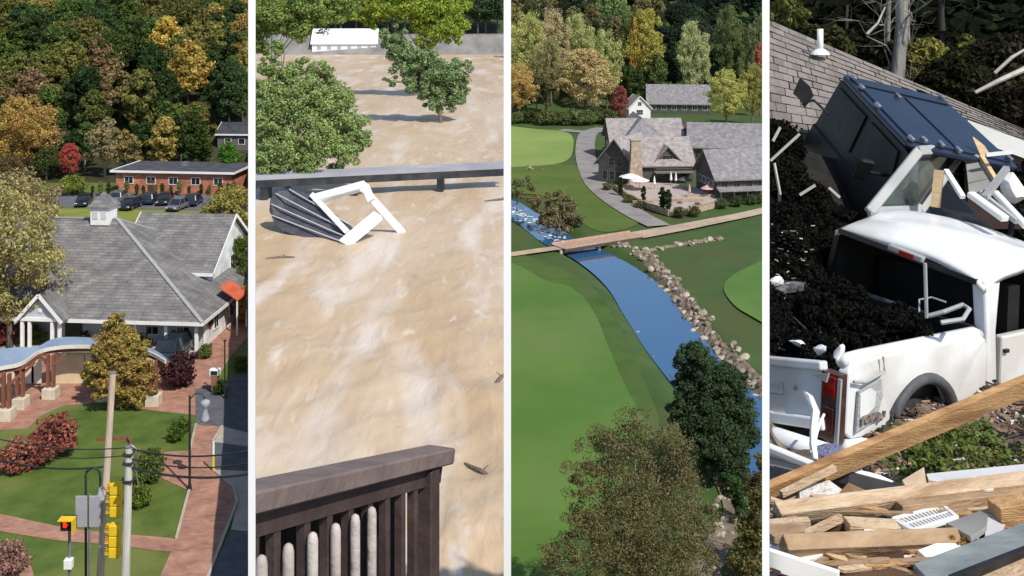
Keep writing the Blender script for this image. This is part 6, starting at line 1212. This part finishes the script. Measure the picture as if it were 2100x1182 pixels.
me = rmesh[3].copy(); me.materials.append(pm('blue_cloth', (.05, .06, .22), (.35, .36, .45), scale=9, bump=.6)); ob = bpy.data.objects.new('blue_cloth', me); link(ob); ob.location = W(1712, 928, 7.3); ob.scale = (.15, .12, .06); tag(ob, 'crumpled blue cloth under the rear corner of the pickup', 'cloth')
# vent grille
b = W(1890, 1062, 5.75); o = thing('vent_grille', 'white slatted vent grille lying among the planks', 'grille', b); g0, g1, g2, g3_ = W(1832, 1066, 5.8), W(1935, 1040, 6.0), W(1962, 1062, 5.75), W(1872, 1090, 5.6)
fr = MB()
for a_, b_ in ((g0, g1), (g1, g2), (g2, g3_), (g3_, g0)): fr.beam(a_, b_, .025, .02)
fr.build('frame', WHITE, o)
for i in range(1, 14): t = i / 14; MB().beam(g0.lerp(g1, t), g3_.lerp(g2, t), .012, .012).build('slat', WHITE, o)
MB().beam(g0.lerp(g3_, .5), g1.lerp(g2, .5), .012, .016).build('cross_bar', WHITE, o)
panel('grey_wedge', 'grey plastic wedge right of the vent grille', [(1940, 1072, 5.7), (2028, 1042, 5.85), (2022, 1080, 5.6), (1990, 1100, 5.5)], .03, gsid, 'plastic'); panel('grey_duct', 'pale grey duct end at the right of the pile', [(2028, 1042, 5.85), (2062, 1075, 5.7), (2050, 1102, 5.55), (2020, 1098, 5.55)], .04, pm('duct_grey', (.42, .40, .42), (.5, .48, .5), scale=2), 'duct')
blob_tree('insulation', 'clump of yellow insulation beside the tan plank end', W(1985, 1130, 5.5), [(1975, 1112, 5.55, 16), (2000, 1118, 5.55, 14), (1955, 1108, 5.55, 10)], (.34, .20, .05), .012, 60, 60, r=.005, seed=81, cat='insulation', parts=('fibre', 'core'))
# splintered boards thrown over the pile
spm = [wood1, wood2, wood3, freshwood, WHITE, gsid]; r7 = random.Random(17)
for i in range(44):
    px = 1590 + (i * 47) % 520 + r7.uniform(-12, 12); py = r7.uniform(1000, 1180); D = 6.25 - (py - 1000) / 180 * .85; a = r7.uniform(-.45, .45); L = r7.uniform(.2, .7); c = W(px, py, D - .10); d = Vector((math.cos(a), math.sin(a) * .8, r7.uniform(-.12, .16))); mi = r7.choices(range(6), [2, 4, 3, 3, 2, 1])[0]
    w = r7.uniform(.02, .07); P_ = [c - d * L / 2, c + d * L / 2]; side2 = Vector((-d.y, d.x, 0)).normalized() * w / 2
    pts_ = [P_[0] - side2, P_[0].lerp(P_[1], .8) - side2, P_[1] - side2 * .2, P_[1] + side2 * .5, P_[0].lerp(P_[1], .93) + side2, P_[0] + side2, P_[0] + side2 * .1 - d * r7.uniform(.01, .05)]
    ob = MB().slab(pts_, (0, -.004, r7.uniform(.008, .022))).build('splintered_board', spm[mi], origin=c); tag(ob, '%s %s splintered board %s in the pile' % (['short', 'long'][L > .35], ['orange', 'pale', 'old brown', 'fresh', 'white', 'grey'][mi], 'at the left' if px < 1760 else ('in the middle' if px < 1930 else 'at the right')), 'board', 'splintered boards in the pile')
# ---- loose chips, litter and weeds
def chips(name, n, reg, size, cols, lab_kind='stuff'):
    V = []; Fq = []; r8 = random.Random(n * 7 + len(name)); o = MB()
    for i in range(n):
        px = r8.uniform(reg[0], reg[1]); D = r8.uniform(reg[2], reg[3]); x = (px - 1050) / F * D; s = r8.uniform(.4, 1.5) * size
        c = Vector((x, D, h4(x, D) + s * .3 + r8.uniform(0, reg[4]))); rot = Matrix.Rotation(r8.uniform(0, 6.28), 3, 'Z') @ Matrix.Rotation(r8.uniform(-.6, .6), 3, 'X'); o.box(c, (s * r8.uniform(.6, 2.6), s * r8.uniform(.3, .8), s * r8.uniform(.12, .4)), rot)
    return tag(o.build(name, cols), kind='stuff')
chipm = []
for i, c in enumerate(((.52, .40, .27), (.66, .63, .58), (.16, .10, .07), (.34, .22, .13), (.05, .05, .05))): chipm.append(pm('chip_%d' % i, c, tuple(x * .7 for x in c), scale=6, island=.3))
for i, n in enumerate((900, 620, 600, 700, 420)): chips('splintered_litter', n, (1582, 2140, 5.0, 7.4, .06), .045, chipm[i])
for i, n in enumerate((200, 260, 520, 360, 200)): chips('stony_litter', n, (1760, 2140, 6.9, 9.3, .02), .035, chipm[i])
for i, n in enumerate((22, 46, 40, 26, 90)): chips('heap_litter', n, (1582, 1668, 10.1, 11.3, 1.1), .019, chipm[i])
cs = []; rs = []
for i in range(120):
    px = rg.gauss(2010, 70) if i % 3 else rg.gauss(1880, 40); D = rg.uniform(7.0, 8.3); x = (px - 1050) / F * D; cs.append((x, D, h4(x, D) + .05)); rs.append(rg.uniform(.05, .12))
V, Fq = leaves(nr4, np.array(cs), np.array(rs), 40, .022, up=.6); me = np_mesh('weeds', V, Fq, LEAF); ob = bpy.data.objects.new('weeds', me); link(ob); ob.color = (.085, .115, .022, 1); tag(ob, kind='stuff')
# ================================================================ trim each place at its borders
SC.view_layers[0].update()
def trim(pid, px, keep):
    """cut everything of one place at the vertical plane through photo column px; keep: 'left' or 'right' of it"""
    k = (px - 1050) / F; s = 1 if keep == 'left' else -1
    nrm = Vector((s, -s * k, 0))
    kill = []
    for o in list(PAN[pid]):
        if o.type != 'MESH': continue
        ds = [nrm.dot(o.matrix_world @ Vector(c)) for c in o.bound_box]
        if max(ds) <= 0: continue
        if min(ds) >= 0: kill.append(o); continue
        Mi = o.matrix_world.inverted(); co = Mi @ Vector((0, 0, ZC)); nl = (o.matrix_world.to_3x3().transposed() @ nrm).normalized()
        if o.data.users > 1: o.data = o.data.copy()
        bm = bmesh.new(); bm.from_mesh(o.data)
        r = bmesh.ops.bisect_plane(bm, geom=bm.verts[:] + bm.edges[:] + bm.faces[:], plane_co=co, plane_no=nl, clear_outer=True, dist=1e-5)
        if len(bm.faces) < 3000 and o.name.split('.')[0] not in ('crown', 'foliage', 'water'):
            es = [e for e in r['geom_cut'] if isinstance(e, bmesh.types.BMEdge) and e.is_valid]
            try: bmesh.ops.triangle_fill(bm, edges=es, use_beauty=True)
            except Exception: pass
        if not bm.faces: kill.append(o); bm.free(); continue
        bm.to_mesh(o.data); bm.free()
    for o in kill: PAN[pid].remove(o)
    dead = set(kill)
    for o in list(PAN[pid]):
        if o.type == 'EMPTY' and o.children and all(c in dead for c in o.children): dead.add(o); PAN[pid].remove(o)
    for o in dead:
        for c in o.children:
            if c not in dead: c.parent = None
    for o in dead: bpy.data.objects.remove(o, do_unlink=True)
if PAN[1]: trim(1, 514, 'left')
if PAN[2]: trim(2, 524.3, 'right'); trim(2, 1038, 'left')
if PAN[3]: trim(3, 1043, 'right'); trim(3, 1570, 'left')
if PAN[4]: trim(4, 1578.4, 'right')
# ================================================================ white partition walls that part the four places
CUR[0] = 0
partm = pm('white_partition', (0.9, 0.9, 0.9), (0.88, 0.88, 0.88), scale=0.4, rough=0.7)
for a, b, D0, L, zb, lab in ((509, 524, 10.6, 3.0, ZC - 36, 'tall thin white partition wall between the town and the flooded river'),
                             (1033, 1048, 10.6, 3.0, ZC - 52, 'tall thin white partition wall between the flooded river and the golf course'),
                             (1563, 1578, 4.05, 1.2, ZC - 52, 'tall thin white partition wall between the golf course and the wrecked cars')):
    x0, x1 = (a - 1050) / F * D0, (b - 1050) / F * D0; k = ((a + b) / 2 - 1050) / F
    m = MB(); m.slab([(x0, D0, zb), (x1, D0, zb), (x1 + k * L, D0 + L, zb), (x0 + k * L, D0 + L, zb)], (0, 0, ZC + 0.6 - zb))
    o = m.build('partition_wall', partm, origin=((x0 + x1) / 2, D0, zb)); tag(o, lab, 'wall', 'white partition walls')
